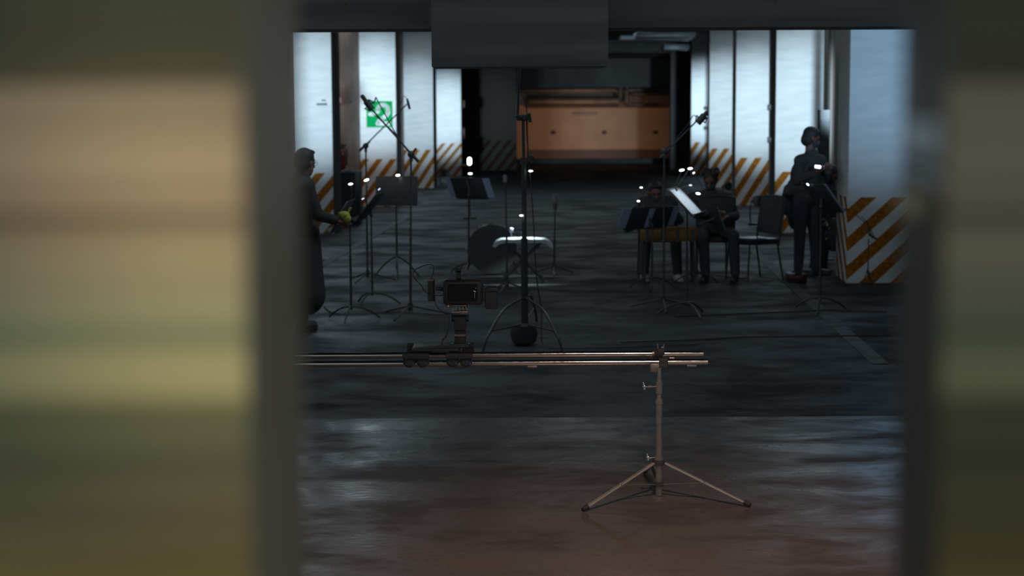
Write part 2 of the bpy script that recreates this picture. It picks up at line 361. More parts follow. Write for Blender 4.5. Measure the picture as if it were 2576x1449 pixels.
def leaf(name, xn, xf, xo, jm):
    b = MB(); bm = b.bm; pts = [(xn, YN), (xf, YF), (xo, YF), (xo, YN)]
    lo = [bm.verts.new((x, y, 0.01)) for x, y in pts]; hi = [bm.verts.new((x, y, 2.9)) for x, y in pts]
    bm.faces.new(lo); bm.faces.new(hi[::-1])
    for i in range(4): bm.faces.new((lo[i], lo[(i + 1) % 4], hi[(i + 1) % 4], hi[i]))
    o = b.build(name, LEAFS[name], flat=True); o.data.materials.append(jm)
    for p in o.data.polygons:
        if abs(p.normal.z) < .5 and abs(p.normal.x) > .3 and abs(p.center.x - (xn + xf) / 2) < .02: p.material_index = 1
    return struct(o)
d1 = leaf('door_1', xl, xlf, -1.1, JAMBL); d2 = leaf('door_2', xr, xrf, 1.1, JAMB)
d1['label'] = 'blurred beige and olive door leaf filling the left of the photo'
d2['label'] = 'blurred dark olive door leaf filling the right of the photo'
# pale shapes standing for reflections and a blurred highlight on the right leaf's edge
def on_edge(px, py):     # point on the right leaf's edge face
    x0, y0, x1, y1 = xr, YN, xrf, YF
    d = ray(px, py); k = d.x / d.y          # x = k*y ; line x = x0+(y-y0)*(x1-x0)/(y1-y0)
    s_ = (x1 - x0) / (y1 - y0); y = (x0 - s_ * y0) / (k - s_); return at(px, py, y)
c0 = on_edge(2300, 297); c1 = on_edge(2300, 382); c2 = on_edge(2352, 297)
eb = MB(); tdir = V((xrf - xr, YF - YN, 0)).normalized(); ndir = V((-tdir.y, tdir.x, 0)); ndir = -ndir if ndir.x > 0 else ndir
rotE = Matrix((tdir, ndir, V((0, 0, 1)))).transposed()
ctr = (V((xr, YN, 0)) + V((xrf, YF, 0))) / 2
STR = mat('pale_reflection', (0.80, 0.93, 1.0), 0.35, 0.1)
eb.box(V((ctr.x, ctr.y, (c0.z + c1.z) / 2)) + ndir * 0.001, (0.16, 0.002, c0.z - c1.z), rotE)
lp = eb.build('reflection_patch', STR, d2, flat=True)
eb = MB(); ca = on_edge(2300, 417).z; cb = on_edge(2300, 440).z
eb.box(V((ctr.x, ctr.y, (ca + cb) / 2)) + ndir * 0.001, (0.19, 0.002, ca - cb), rotE); eb.build('reflection_strip', STR, d2, flat=True)
bp_ = at(2303, 516, 0.86)
HIGHLIGHT = mat('pale_highlight', (0.55, 0.48, 0.32), 0.4, 0.1)
MB().ell(bp_, (0.0085, 0.006, 0.0085)).bar(bp_, bp_ + V((0.014, 0.0, 0)), 0.004).build('highlight_disc', HIGHLIGHT, d2)

# line paint on the far floor
LINE = mat('worn_line_paint', (0.085, 0.093, 0.095), 0.7, noise=0.5, nscale=6)
def floor_line(name, pa, pb, w):
    a = fl(*pa); b = fl(*pb); d = (b - a).normalized(); n = V((-d.y, d.x, 0)) * w / 2
    mb = MB(); bm = mb.bm; lo = [bm.verts.new(p) for p in (a - n, b - n, b + n, a + n)]
    hi = [bm.verts.new(v.co + V((0, 0, 0.003))) for v in lo]
    for v in lo: v.co.z = -0.004
    bm.faces.new(lo); bm.faces.new(hi)
    for i in range(4): bm.faces.new((lo[i], lo[(i + 1) % 4], hi[(i + 1) % 4], hi[i]))
    return struct(mb.build(name, LINE, flat=True))
floor_line('trim_6', (1895, 630), (2215, 915), 0.13)
floor_line('trim_7', (1035, 540), (800, 672), 0.12)
#@@PART2
# ================================================================ slider track on its stand
S = 4200 / 8.5
def P(px, py, Y): return at(px, py, Y)
YT1, YT2 = 8.45, 8.74
za = P(1500, 912, YT1).z
def xt(px, Y): return P(px, 905, Y).x
tr = thing('slider_track', 'long camera slider track of two parallel steel tubes resting on a tripod stand', 'camera slider', (xt(1300, 8.6), 8.6, za))
xe1 = xt(1780, YT1); xe2 = xt(1769, YT2)
for Y, xe in ((YT1, xe1), (YT2, xe2)):
    MB().bar((-1.75, Y, za), (xe, Y, za), 0.0165, seg=24).build('track_tube', STEEL, tr)
for px in (1339, 1740): MB().box((xt(px, YT1), YT1, za - 0.019), (0.05, 0.02, 0.012), bevel=0.002).build('track_foot', STEELD, tr)
xs = xt(1664, 8.55)
b = MB(); b.box((xs, 8.6, za - 0.02), (0.046, 0.36, 0.03), bevel=0.004)
for Y in (YT1, YT2): b.box((xs, Y, za), (0.046, 0.05, 0.042), bevel=0.006)
b.box((xs, 8.59, za + 0.035), (0.035, 0.06, 0.03), bevel=0.004)
b.build('clamp_block', BLK, tr)
b = MB(); b.bar((xs - 0.014, 8.6, za + 0.045), (xs - 0.016, 8.6, za + 0.075), 0.004).bar((xs + 0.014, 8.6, za + 0.045), (xs + 0.018, 8.6, za + 0.07), 0.004).ell((xs + 0.006, 8.57, za + 0.058), (0.008, 0.008, 0.008)).build('clamp_screw', STEELD, tr)
for px, Y in ((1646, YT2), (1690, YT1 + 0.1)):
    MB().bar((xt(px, Y) - .012, Y, za + (0.0 if Y > 8.6 else 0.005)), (xt(px, Y) + .012, Y, za + (0.0 if Y > 8.6 else 0.005)), 0.0215 if Y > 8.6 else 0.008, seg=20).build('tube_collar', STEELD, tr)

# light stand
base = fl(1657, 1247)
ls = thing('light_stand', 'nickel light stand with three spread legs carrying the right end of the slider track', 'tripod stand', (base.x, base.y, 0))
bx, by = base.x, base.y
def zz(py): return P(1657, py, by).z
ztop = za - 0.004
MB().bar((bx, by, zz(1246)), (bx, by, zz(1013)), 0.0165, seg=20).build('lower_column', STEELD, ls)
MB().bar((bx, by, zz(1016)), (bx, by, zz(955)), 0.0135, seg=20).build('middle_column', STEELD, ls)
MB().bar((bx, by, zz(958)), (bx, by, ztop), 0.0115, seg=20).build('upper_column', STEELD, ls)
for pa_, pb_, r_ in ((1016, 1004, .0195), (990, 960, .018), (1158, 1147, .024)): MB().bar((bx, by, zz(pa_)), (bx, by, zz(pb_)), r_, seg=20).build('lock_collar', STEELD, ls)
for (zc, dx) in ((zz(972), -0.075), (zz(1150), -0.055)):
    b = MB(); b.bar((bx, by, zc), (bx + dx, by - .01, zc), 0.006).bar((bx + dx, by - .01, zc - 0.014), (bx + dx - 0.006, by - .01, zc + 0.022), 0.006, 0.004).ell((bx + dx, by - .01, zc), (0.01, 0.007, 0.01)); b.build('wing_knob', STEEL, ls)
zk = zz(1163); hub = V((bx, by, zk))
MB().bar(hub - V((0, 0, .012)), hub + V((0, 0, .014)), 0.030, seg=20).build('leg_hub', BLK, ls)
zl = zz(1217); hub2 = V((bx, by, zl))
MB().bar(hub2 - V((0, 0, .012)), hub2 + V((0, 0, .012)), 0.026, seg=20).build('brace_hub', BLK, ls)
fL = fl(1471, 1287); fR = fl(1881, 1276); fB = V((bx - 0.03, by + 0.50, 0))
for f in (fL, fR, fB):
    d = (V((f.x, f.y, 0)) - V((bx, by, 0))).normalized(); top = hub + d * 0.036; foot = V((f.x, f.y, 0.016))
    lg = MB()
    L_ = (foot - top); mid = (foot + top) / 2; q = L_.to_track_quat('X', 'Z').to_matrix()
    lg.box(mid, (L_.length, 0.018, 0.010), q, bevel=0.002); leg = lg.build('leg', SATIN, ls)
    MB().bar(foot - L_.normalized() * 0.02, foot + L_.normalized() * 0.014, 0.013, 0.011).build('rubber_foot', RUB, leg)
    pm = top + L_ * 0.48; br = (hub2 + d * 0.025); LB = pm - br
    MB().box((pm + br) / 2, (LB.length, 0.016, 0.004), LB.to_track_quat('X', 'Z').to_matrix()).build('brace', STEELD, ls)
    MB().bar(pm + V((0, -.014, 0)), pm + V((0, .014, 0)), 0.007).build('rivet', STEEL, ls)
MB().box((bx - .022, by + .02, P(0, 934, by).z), (0.045, 0.04, 0.045), bevel=.004).build('top_receiver', STEELD, ls)
# ---- dolly, head, camera
dx0, dx1 = xt(1013, 8.4), xt(1192, 8.4)
dl = thing('slider_dolly', 'black wheeled slider dolly with a flat plate riding on the steel tubes', 'camera dolly', ((dx0 + dx1) / 2, 8.58, za))
zt_ = za + 0.062
b = MB(); b.box(((dx0 + dx1) / 2 - .02, 8.6, zt_), (0.24, 0.24, 0.012), bevel=0.003)
b.build('plate', BLK, dl)
for xx_ in (xt(1046, 8.4), xt(1155, 8.4)):
    for Y in (YT1 - .045, YT2 + .045):
        MB().box((xx_, Y, zt_ - 0.018), (0.135, 0.035, 0.026), bevel=0.004).build('wheel_truck', BLKM, dl)
for px in (1029, 1063, 1138, 1172):
    for Y, s_ in ((YT1 - .030, 1), (YT2 + .030, -1)):
        X = xt(px, 8.4); wz = za + 0.016
        a = V((X, Y - .014 , wz)); c = V((X, Y + .014, wz))
        w = MB().bar(a, c, 0.032, seg=28).build('wheel', RUB, dl)
        if s_ == 1:
            MB().bar(a - V((0, .004, 0)), a, 0.022, 0.026, seg=24).build('wheel_cap', BLKM, w)
            MB().box(a + V((0.006, -.005, 0.006)), (0.007, .002, .004)).box(a + V((0.021, -.001, -0.012)), (0.004, .004, .012), Matrix.Rotation(.5, 3, 'Y')).build('blue_mark', BLUEP, w)
for px, py in ((1043, 864), (1063, 851)):
    pp = P(px, py, 8.55); MB().box((pp.x, 8.52 if px < 1050 else 8.68, zt_ + .007), (0.013, .008, .003)).build('plate_mark', STEELD, dl)
YC = 8.6
def Q(px, py, dy=0): return P(px, py, YC + dy)
hd = thing('tripod_head', 'black motorised camera head standing on the slider dolly', 'camera head', (Q(1158, 868).x, YC, zt_ + .006))
cx = Q(1158, 850).x
b = MB(); b.bar((cx, YC, zt_ + .006), (cx, YC, zt_ + .022), 0.052, 0.05, seg=28).build('head_base', BLK, hd)
MB().bar((cx, YC, zt_ + .02), (cx, YC, Q(0, 838).z), 0.030, 0.030, seg=24).build('pan_column', BLKM, hd)
MB().bar((cx, YC, Q(0, 850).z), (cx, YC, Q(0, 845).z), 0.034, seg=24).build('copper_ring', mat('copper_ring', (0.45, 0.27, 0.18), 0.35, 1.0), hd)
b = MB(); b.box((cx, YC, Q(0, 818).z), (0.062, 0.07, 0.07), bevel=0.008).bar((cx - .045, YC, Q(0, 806).z), (cx + .045, YC, Q(0, 806).z), 0.018, seg=20).build('tilt_motor', BLKM, hd)
b = MB(); b.box((cx, YC, Q(0, 789).z), (0.085, 0.09, 0.012), bevel=0.003)
for k in range(5): b.box((cx - .035 + .0175 * k, YC - .03, Q(0, 780).z), (0.006, 0.02, 0.02), Matrix.Rotation(.5 - .25 * k, 3, 'Y'))
b.box((cx, YC, Q(0, 773).z), (0.07, 0.08, 0.008), bevel=0.002); b.build('quick_release_plate', STEELD, hd)
MB().tube(smooth_path([Q(1129, 793, -.05), Q(1128, 815, -.06), Q(1122, 845, -.06), Q(1113, 856, -.06), Q(1112, 868, -.06)]), 0.0045).build('side_arm', BLK, hd)
for sx_ in (-1, 1):
    MB().ell((cx + sx_ * .042, YC - .03, zt_ + .024), (0.014, .008, .004)).build('base_screw', mat('blue_steel_screw', (0.30, 0.50, 0.55), 0.3, 1.0), hd)
# camera
cz = Q(0, 734).z
vc = thing('video_camera', 'black film camera seen from behind with a dark screen above the slider', 'camera', (Q(1165, 734).x, YC, Q(0, 770).z))
c0 = Q(1165, 734)
MB().box(c0, (0.205, 0.09, 0.128), bevel=0.014).build('camera_body', BLK, vc)
sc_ = MB().box(c0 + V((0.002, -.054, 0.004)), (0.185, 0.022, 0.112), bevel=0.008).build('monitor', BLK, vc)
MB().box(c0 + V((-0.002, -.0665, 0.002)), (0.155, 0.002, 0.09)).build('screen', LCD, sc_)
b = MB()
for k, py in enumerate((725, 738, 741, 745, 749)): b.box(Q(1194 + (k == 0) * 3, py, -.07), (0.0022, 0.001, 0.0022))
b.box(Q(1194, 733, -.07), (0.012, 0.001, 0.0025), Matrix.Rotation(.45, 3, 'Y')); b.build('screen_icon', ICON, sc_)
b = MB(); b.box(Q(1154, 690), (0.024, 0.03, 0.045), bevel=0.003).box(Q(1152, 681, .0), (0.034, 0.03, 0.02), bevel=0.003).bar(Q(1150, 676), Q(1154, 667), 0.0025).bar(Q(1158, 676), Q(1163, 667), 0.0025).bar(Q(1148, 701), Q(1160, 701), 0.006); b.build('top_mount', BLK, vc)
MB().ell(Q(1154, 697, -.02), (.004, .003, .003)).build('brass_screw', BRASS, vc)
b = MB(); b.box(Q(1236, 748), (0.066, 0.09, 0.115), bevel=0.01); b.box(Q(1236, 728, -.01), (0.072, 0.09, 0.014), bevel=0.003); b.build('battery_grip', BLK, vc)
b = MB(); b.bar(Q(1120, 766), Q(1178, 773), 0.006).bar(Q(1178, 773), Q(1176, 764), 0.005); b.build('cage_rod', STEELD, vc)
MB().ell(Q(1128, 770, -.05), (.002, .002, .002)).build('red_indicator', REDL, vc)
MB().bar(Q(1097, 726), Q(1118, 728), 0.009).build('side_bracket', BLK, vc)
bt = thing('battery_pack', 'upright black cylindrical battery pack with copper edge left of the film camera', 'battery', Q(1085, 757))
MB().bar(Q(1085, 757), Q(1085, 703), 0.0195, seg=24).build('casing', BLK, bt)
MB().bar(Q(1085, 705), Q(1085, 702.5), 0.0205, seg=24).build('copper_rim', bpy.data.materials['copper_ring'], bt)
MB().box(Q(1094.4, 730, -.004), (.0015, .006, .105)).build('edge_strip', bpy.data.materials['copper_ring'], bt)
tag(MB().tube(smooth_path([Q(1085, 703), Q(1091, 680), Q(1090, 668), Q(1077, 665.5), Q(1057, 672), Q(1043, 680), Q(1039, 690), Q(1045, 703), Q(1060, 718), Q(1068, 732), Q(1080, 740, -.03), Q(1104, 744, -.03), Q(1118, 742)]), 0.0022, 6).build('camera_cable', BLK), 'thin looped cable from the battery pack to the film camera', 'cable')
tag(MB().tube(smooth_path([Q(1094, 745, -.02), Q(1094, 757, -.02), Q(1099, 771, -.02), Q(1108, 780), Q(1122, 786), Q(1133, 786)]), 0.002, 6).build('head_cable', BLK), 'thin cable hanging from the battery pack down to the camera head', 'cable')

# ================================================================ big boom stand in the middle
bb = fl(1318, 866); bY = bb.y
def B(px, py, dy=0): return at(px, py, bY + dy)
bs = thing('boom_stand', 'tall heavy black boom stand with a thick column in the middle of the aisle', 'boom stand', (bb.x, bY, 0))
MB().bar(B(1320, 860), B(1319, 600), 0.030, 0.027, seg=20).build('lower_column', BLK, bs)
MB().bar(B(1319, 605), B(1317.5, 400), 0.020, seg=20).build('middle_column', BLK, bs)
MB().bar(B(1317.5, 405), B(1316, 300), 0.013, seg=16).build('upper_column', BLK, bs)
b = MB(); b.bar(B(1317, 412), B(1317, 396), 0.030, seg=20).bar(B(1318, 403), B(1338, 403), 0.010).ell(B(1338, 395), (0.02, 0.012, 0.02)).ell(B(1337, 406), (0.016, 0.012, 0.016)).build('column_clamp', BLK, bs)
b = MB(); b.box(B(1314, 296), (0.10, 0.06, 0.052), bevel=0.012).bar(B(1322, 296), B(1330, 296), 0.012).bar(B(1331, 285, -.02), B(1334, 308, -.02), 0.014, seg=16).ell(B(1298, 293, -.03), (.008, .008, .008)).ell(B(1311, 295, -.035), (.01, .008, .01)).ell(B(1318, 300, -.035), (.008, .008, .01))
b.build('boom_clamp', BLK, bs)
GREYM = mat('grey_tube', (0.16, 0.18, 0.22), 0.35, 0.6)
MB().bar(B(1302.5, 292), B(1309, 60, -.4), 0.0105, seg=16).build('boom_arm', GREYM, bs)
MB().bar(B(1329, 395), B(1324, 300), 0.0065, seg=10).build('cable_guide', BLK, bs)
for tx in (1232, 1405, 1350):
    dyy = {1232: -1.0, 1405: -.9, 1350: 1.0}[tx]
    ft = fl(tx - (18 if tx == 1232 else -10 if tx == 1405 else 0), 893 if tx != 1350 else 812)
    lg = MB().tube(smooth_path([B(1319, 748), (V(B(1319, 748)) + V((ft.x, ft.y, .26))) / 2, V((bb.x + (ft.x - bb.x) * .82, bb.y + (ft.y - bb.y) * .82, 0.17)), V((bb.x + (ft.x - bb.x) * .93, bb.y + (ft.y - bb.y) * .93, 0.10)), V((ft.x, ft.y, 0.014))]), 0.011).build('leg', BLK, bs)
    p_ = V((bb.x + (ft.x - bb.x) * .80, bb.y + (ft.y - bb.y) * .80, 0.175)); MB().bar(B(1319, 815), p_, 0.007).build('brace', BLK, bs)
MB().lathe([(0.06, 0.0), (0.10, 0.02), (0.115, 0.09), (0.10, 0.16), (0.04, 0.18)], Matrix.Translation((bb.x, bY, 0))).build('counterweight', BLKM, bs)
tag(MB().tube(smooth_path([B(1313, 236), B(1318, 250), B(1324, 272), B(1326, 300), B(1328, 380), B(1336, 470), B(1342, 560), B(1350, 700), B(1362, 780), V((B(1362, 0).x, bY - .1, .0)) + V((0, 0, .01)), V((B(1400, 0).x, bY - .3, .008)), V((B(1560, 0).x, bY - .25, .008)), V((B(1760, 0).x, bY - .1, .008))]), 0.005, 6).build('boom_cable', BLK), 'black cable hanging down beside the tall boom stand and running over the floor', 'cable')

# ================================================================ music stands
def desk_frame(c, phi, tilt):
    f = V((math.cos(phi), math.sin(phi), 0)); up = V((-f.x * math.sin(tilt), -f.y * math.sin(tilt), math.cos(tilt)))
    sd = V((0, 0, 1)).cross(f).normalized(); n = up.cross(sd) * -1
    if n.dot(f) < 0: n = -n
    return sd, n, up, Matrix((sd, n, up)).transposed()
def music_stand(label, pb, cpx, cpy, phi, tilt, w=0.50, h=0.34, sheet=None, folded=False, foot=0.28, light_pts=(), rot0=0.4, group=None, ledge=True):
    base = fl(*pb); Y = base.y; c = at(cpx, cpy, Y); phi = math.radians(phi); tilt = math.radians(tilt)
    st = thing('music_stand', label, 'music stand', (base.x, base.y, 0), group)
    sd, n, up, R = desk_frame(c, phi, tilt)
    MB().box(c, (w, 0.006, h), R, bevel=0.002).build('desk', BLK, st)
    if ledge: MB().box(c - up * (h / 2) + n * 0.028, (w, 0.055, 0.005), R).build('ledge', BLK, st)
    top = c - n * 0.04
    MB().bar((base.x, base.y, 0.10), (base.x, base.y, max(.3, c.z * .62)), 0.012).build('lower_pole', BLK, st)
    MB().bar((base.x, base.y, max(.3, c.z * .6)), (base.x, base.y, top.z - .06), 0.008).build('upper_pole', BLK, st)
    MB().bar((base.x, base.y, top.z - .07), c - n * .004, 0.014).ell((base.x, base.y, top.z - .06), (.02, .02, .02)).build('tilt_joint', BLK, st)
    for k in range(3):
        a = rot0 + k * 2 * PI / 3; d = V((math.cos(a), math.sin(a), 0)); o_ = V((base.x, base.y, 0))
        if folded: pts = [o_ + V((0, 0, .26)), o_ + d * foot * .5 + V((0, 0, .17)), o_ + d * foot + V((0, 0, .012))]
        else: pts = [o_ + V((0, 0, .13)), o_ + d * foot * .35 + V((0, 0, .115)), o_ + d * foot * .75 + V((0, 0, .065)), o_ + d * foot + V((0, 0, .012))]
        MB().tube(smooth_path(pts, 4), 0.009).build('leg', BLK, st)
    return c, sd, n, up, R, st
def sheet(label, fr, w, h, off=(0, 0), m=PAPER, group=None):
    c, sd, n, up, R, st = fr
    b = MB(); cc = c + n * 0.008 + sd * off[0] + up * off[1]
    for s_ in (-1, 1):
        rr = R @ Matrix.Rotation(s_ * 0.06, 3, 'Z'); b.box(cc + sd * s_ * w / 4, (w / 2, 0.004, h), rr)
    return tag(b.build('sheet_music', m), label, 'sheet music', group)
def clip_lamp(label, px, py, Y, s=0.03, glow=LED, stem=None, group='clip-on stand lamps', ang=0.0):
    p = at(px, py, Y); t = thing('clip_lamp', label, 'lamp', p, group)
    R = Matrix.Rotation(-ang, 3, 'Y')
    MB().box(p + V((0, .01, .006)), (s * 1.5, .02, .012), R, bevel=.003).build('lamp_head', BLKM, t)
    MB().ell(p + V((0, -.004, -.004)), (s * .78, .010, s * .30), R).build('lamp_bulb', glow, t)
    if stem is not None: MB().tube(smooth_path([p + V((0, .01, 0)), (p + stem) / 2 + V((0, .03, .03)), stem]), .003, 6).build('flexible_neck', BLK, t)
    return t
m1 = music_stand('music stand seen edge-on in front of the person in the long coat', (884, 806), 863, 543, 178, 30)
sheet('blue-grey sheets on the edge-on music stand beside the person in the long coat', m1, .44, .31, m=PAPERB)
m2 = music_stand('dark music stand tilted edge-on behind the edge-on stand at the left', (937, 768), 932, 520, 172, 38, w=.46, rot0=.1)
m3 = music_stand('wide dark music stand with folded tripod legs below the green level sign', (999, 700), 998, 480, 265, 10, w=.49, h=.34, folded=True, foot=.30, rot0=PI / 6 + .1)
m4 = music_stand('music stand at the back with two pale page edges, left of the tall boom stand', (1180, 690), 1180, 474, 60, 30, w=.44, h=.30)
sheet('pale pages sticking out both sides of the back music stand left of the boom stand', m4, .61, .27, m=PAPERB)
m5 = music_stand('music stand with pale page edges in front of the seated person with the low face', (1640, 728), 1634, 548, 120, 30, w=.54, h=.28)
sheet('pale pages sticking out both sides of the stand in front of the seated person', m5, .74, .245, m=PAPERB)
m6 = music_stand('music stand turned sideways holding brightly lit white sheets', (1727, 795), 1722, 508, -18, 44, w=.46, h=.36, rot0=.9)
sheet('brightly lit white sheet music on the sideways music stand', m6, .42, .31)
m7 = music_stand('dark music stand seen edge-on at the knees of the seated man', (1752, 716), 1800, 548, 8, 20, w=.44, h=.29)
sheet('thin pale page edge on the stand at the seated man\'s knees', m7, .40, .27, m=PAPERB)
m8 = music_stand('tall music stand leaning in front of the standing man with the phone', (2062, 782), 2068, 498, 24, 40, w=.36, h=.36, rot0=.3)
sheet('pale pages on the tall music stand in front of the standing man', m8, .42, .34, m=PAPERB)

# wire folding stand in front of the near pillar
w0 = fl(2184, 724); wY = w0.y
def Wp(px, py, dy=0): return at(px, py, wY + dy)
ws = thing('folding_music_stand', 'small wire folding music stand in front of the nearest right pillar', 'music stand', (w0.x, w0.y, 0))
MB().bar(Wp(2183, 696), Wp(2185, 602), .007).build('pole', BLK, ws)
b = MB()
for pa, pb in (((2147, 535), (2172, 557)), ((2172, 557), (2195, 600)), ((2168, 545), (2182, 560)), ((2182, 560), (2200, 598)), ((2166, 562), (2186, 590)), ((2172, 557), (2182, 560)), ((2179, 558), (2192, 590))):
    b.bar(Wp(*pa), Wp(*pb), .0045, seg=6)
b.build('wire_desk', BLK, ws)
MB().box(Wp(2196, 596), (.10, .05, .022), Matrix.Rotation(.55, 3, 'Y')).build('ledge', BLK, ws)
MB().ell(Wp(2190, 614, -.01), (.012, .012, .014)).build('thumb_screw', STEEL, ws)
for k, (px, py) in enumerate(((2168, 722), (2204, 730), (2192, 716))):
    f_ = fl(px, py); MB().bar(Wp(2183, 676), V((f_.x, f_.y, .008)), .005).build('leg', BLK, ws)

# clip lamps: label, bulb pixel, depth from the stand they are clipped to, point they hold on to
def sY(fr): return fr[5].location.y
YmA, YmD, YmG = fl(925, 708).y, fl(1669, 778).y, fl(1276, 735).y
for lb, px, py, Y, ap, s_, gl, an in [
    ('small lit clip lamp reaching out over the floor loudspeaker at the far left', 882, 462, sY(m1), (881, 512), .026, LED, .15),
    ('brightest lit clip lamp below the green sign, on the left microphone stand', 922, 452, YmA, (924, 470), .034, LED, .35),
    ('small lit clip lamp on top of the wide dark music stand', 1001, 440, sY(m3), (1000, 447), .03, LED, .1),
    ('bluish clip lamp on the tilted dark music stand, upper one', 954, 475, sY(m2), (950, 490), .02, LEDS, .7),
    ('bluish clip lamp on the tilted dark music stand, lower one', 913, 499, sY(m2), (926, 525), .02, LEDS, .5),
    ('small lit clip lamp above the back stand with two pale page edges', 1183, 436, sY(m4), (1184, 450), .03, LED, 0),
    ('small lit clip lamp just right of the boom stand column', 1335, 429, bY, (1320, 436), .022, LED, 0),
    ('round lit clip lamp above the shiny bench, left of the boom stand column', 1311.5, 541, bY, (1318, 552), .020, LED, 0),
    ('left one of the two bright lamps above the lit sheets', 1715, 427, sY(m6), (1696, 470), .030, LED, .15),
    ('right one of the two bright lamps above the lit sheets', 1736, 423, sY(m6), (1700, 474), .028, LED, .1),
    ('lit clip lamp at the chest of the seated man in the black mask', 1756, 486, sY(m7), (1784, 505), .030, LED, -.2),
    ('tiny lit lamp above the left shoulder of the low seated person', 1613, 471, sY(m5), (1620, 520), .018, LED, 0),
    ('tiny lit lamp at the top left corner of the stand with pale page edges', 1606, 505, sY(m5), (1612, 522), .018, LED, 0),
    ('tiny lit lamp beside the hair of the seated man in the black mask', 1745, 434, sY(m7), (1780, 504), .014, LED, .5),
    ('faint lamp just left of the seated man\'s black mask', 1737, 465, sY(m6), (1702, 478), .020, LEDS, 0),
    ('lit lamp at the top of the tall music stand by the standing man', 2032, 463, sY(m8), (2040, 468), .018, LED, -.7)]:
    cl = clip_lamp(lb, px, py, Y - .03, s=s_, glow=gl, ang=an)
    p = at(px, py, Y - .03); e_ = at(*ap, Y)
    MB().tube(smooth_path([p + V((0, .012, 0)), (p + e_) / 2 + V((.01, .02, .01)), e_]), .0035, 6).build('flexible_neck', BLK, cl)
    MB().box(e_, (.02, .03, .02), bevel=.003).build('clip', BLK, cl)
light('SPOT', 'stand_lamp_beam', at(1736, 430, m6[5].location.y) + V((.12, -.05, .12)), m6[0], 6.5, (0.8, 0.93, 1.0), spot_size=math.radians(62), spot_blend=.7, shadow_soft_size=.02)

light('SPOT', 'bench_lamp_beam', at(1311.5, 538, fl(1316, 706).y) + V((0, -.05, .08)), at(1311.5, 608, fl(1316, 706).y), 65.0, (0.85, 1.0, 0.97), spot_size=math.radians(85), spot_blend=.6, shadow_soft_size=.02)
light('SPOT', 'stand_lamp_beam', at(872, 512, sY(m1)) + V((0, -.06, .06)), at(856, 536, sY(m1)), 1.2, (0.85, 1.0, 0.9), spot_size=math.radians(75), spot_blend=.8, shadow_soft_size=.01)
# ================================================================ microphone stands
def mic_stand(label, pb, ptop, clutch, b0, b1, dy0=0, dy1=0, foot=.30, rot0=.3, flat=True, weight=None, legz=.10):
    base = fl(*pb); Y = base.y
    def M_(px, py, dy=0): return at(px, py, Y + dy)
    st = thing('microphone_stand', label, 'microphone stand', (base.x, base.y, 0))
    tp = M_(*ptop)
    MB().bar((base.x, base.y, .06), (base.x + (tp.x - base.x) * .5, base.y, tp.z * .55), .012).build('lower_pole', BLK, st)
    MB().bar((base.x + (tp.x - base.x) * .5, base.y, tp.z * .53), tp, .0085).build('upper_pole', BLK, st)
    if b0 is not None:
        MB().bar(M_(*b0, dy0), M_(*b1, dy1), .0075).build('boom_arm', BLK, st)
        d = (M_(*b1, dy1) - M_(*b0, dy0)).normalized(); MB().bar(M_(*b0, dy0) - d * .0, M_(*b0, dy0) + d * .12, .015).build('boom_grip', BLK, st)
        c = M_(*clutch); MB().ell(c, (.034, .022, .034)).bar(c, c + V((.05, 0, .055)), .011).bar(c + V((0, 0, -.07)), c, .016).build('clutch', BLK, st)
    for k in range(3):
        a = rot0 + k * 2 * PI / 3; d = V((math.cos(a), math.sin(a), 0)); o_ = V((base.x, base.y, 0))
        MB().bar(o_ + V((0, 0, legz)) + d * .01, o_ + d * foot + V((0, 0, .012)), .009).build('leg', BLK, st)
    MB().bar((base.x, base.y, legz - .05), (base.x, base.y, legz + .03), .022).build('leg_hub', BLK, st)
    return Y, st, M_
def microphone(label, a, b, Y, r=.024, mount=True, m=BLKM, extra=None):
    A, Bp = at(*a, Y), at(*b, Y); d = (Bp - A).normalized(); t = thing('microphone', label, 'microphone', Bp)
    MB().cap(A, A + (Bp - A) * .55, r, r).build('grille', m, t)
    MB().bar(A + (Bp - A) * .5, Bp, r * 1.05, r * .7, seg=16).build('mic_body', BLK, t)
    if mount:
        mid = A + (Bp - A) * .72; sd = d.cross(V((0, 1, 0)))
        MB().bar(mid - sd * r * 2.6, mid + sd * r * 2.6, .006).bar(mid - sd * r * 2.6, mid - sd * r * 1.2 + d * .05, .005).bar(mid + sd * r * 2.6, mid + sd * r * 1.4 - d * .05, .006).bar(mid - d * .05, mid + d * .05, r * 1.5, seg=14).build('shock_mount', BLK, t)
    return t
YA, sA, MA = mic_stand('microphone stand with its boom rising right across the green level sign', (925, 708), (920, 366), (920, 367), (904, 380), (1024, 262), foot=.32, rot0=.15)
microphone('small microphone right of the green sign on a thin boom', (1030, 272), (1024, 248), YA, r=.014, mount=False)
tag(MB().tube(smooth_path([MA(1024, 255), MA(1020, 243), MA(1014, 246), MA(1008, 262)]), .003, 6).build('microphone_cable', BLK), 'thin curl of cable above the small microphone right of the green sign', 'cable')
MB().box(MA(925, 719, -.02), (.018, .01, .075)).build('tape_label', PAPER, sA)
YCm, sC, MC = mic_stand('microphone stand with its boom falling from the green sign to the right', (1033, 796), (1034, 392), (1034, 388), (1053, 407), (932, 272), foot=.40, rot0=.2)
microphone('large microphone in a shock mount in front of the green sign', (912, 243), (935, 274), YCm, r=.020)
MB().bar(MC(946, 246), MC(1000, 345), .005).bar(MC(940, 262), MC(946, 244), .006).build('elastic_holder', BLK, sC)
tag(MB().tube(smooth_path([MC(936, 286), MC(955, 300), MC(975, 318), MC(990, 332), MC(1000, 347), MC(1010, 360), MC(1030, 385)]), .004, 6).build('microphone_cable', BLK), 'cable following the falling boom in front of the green sign', 'cable')
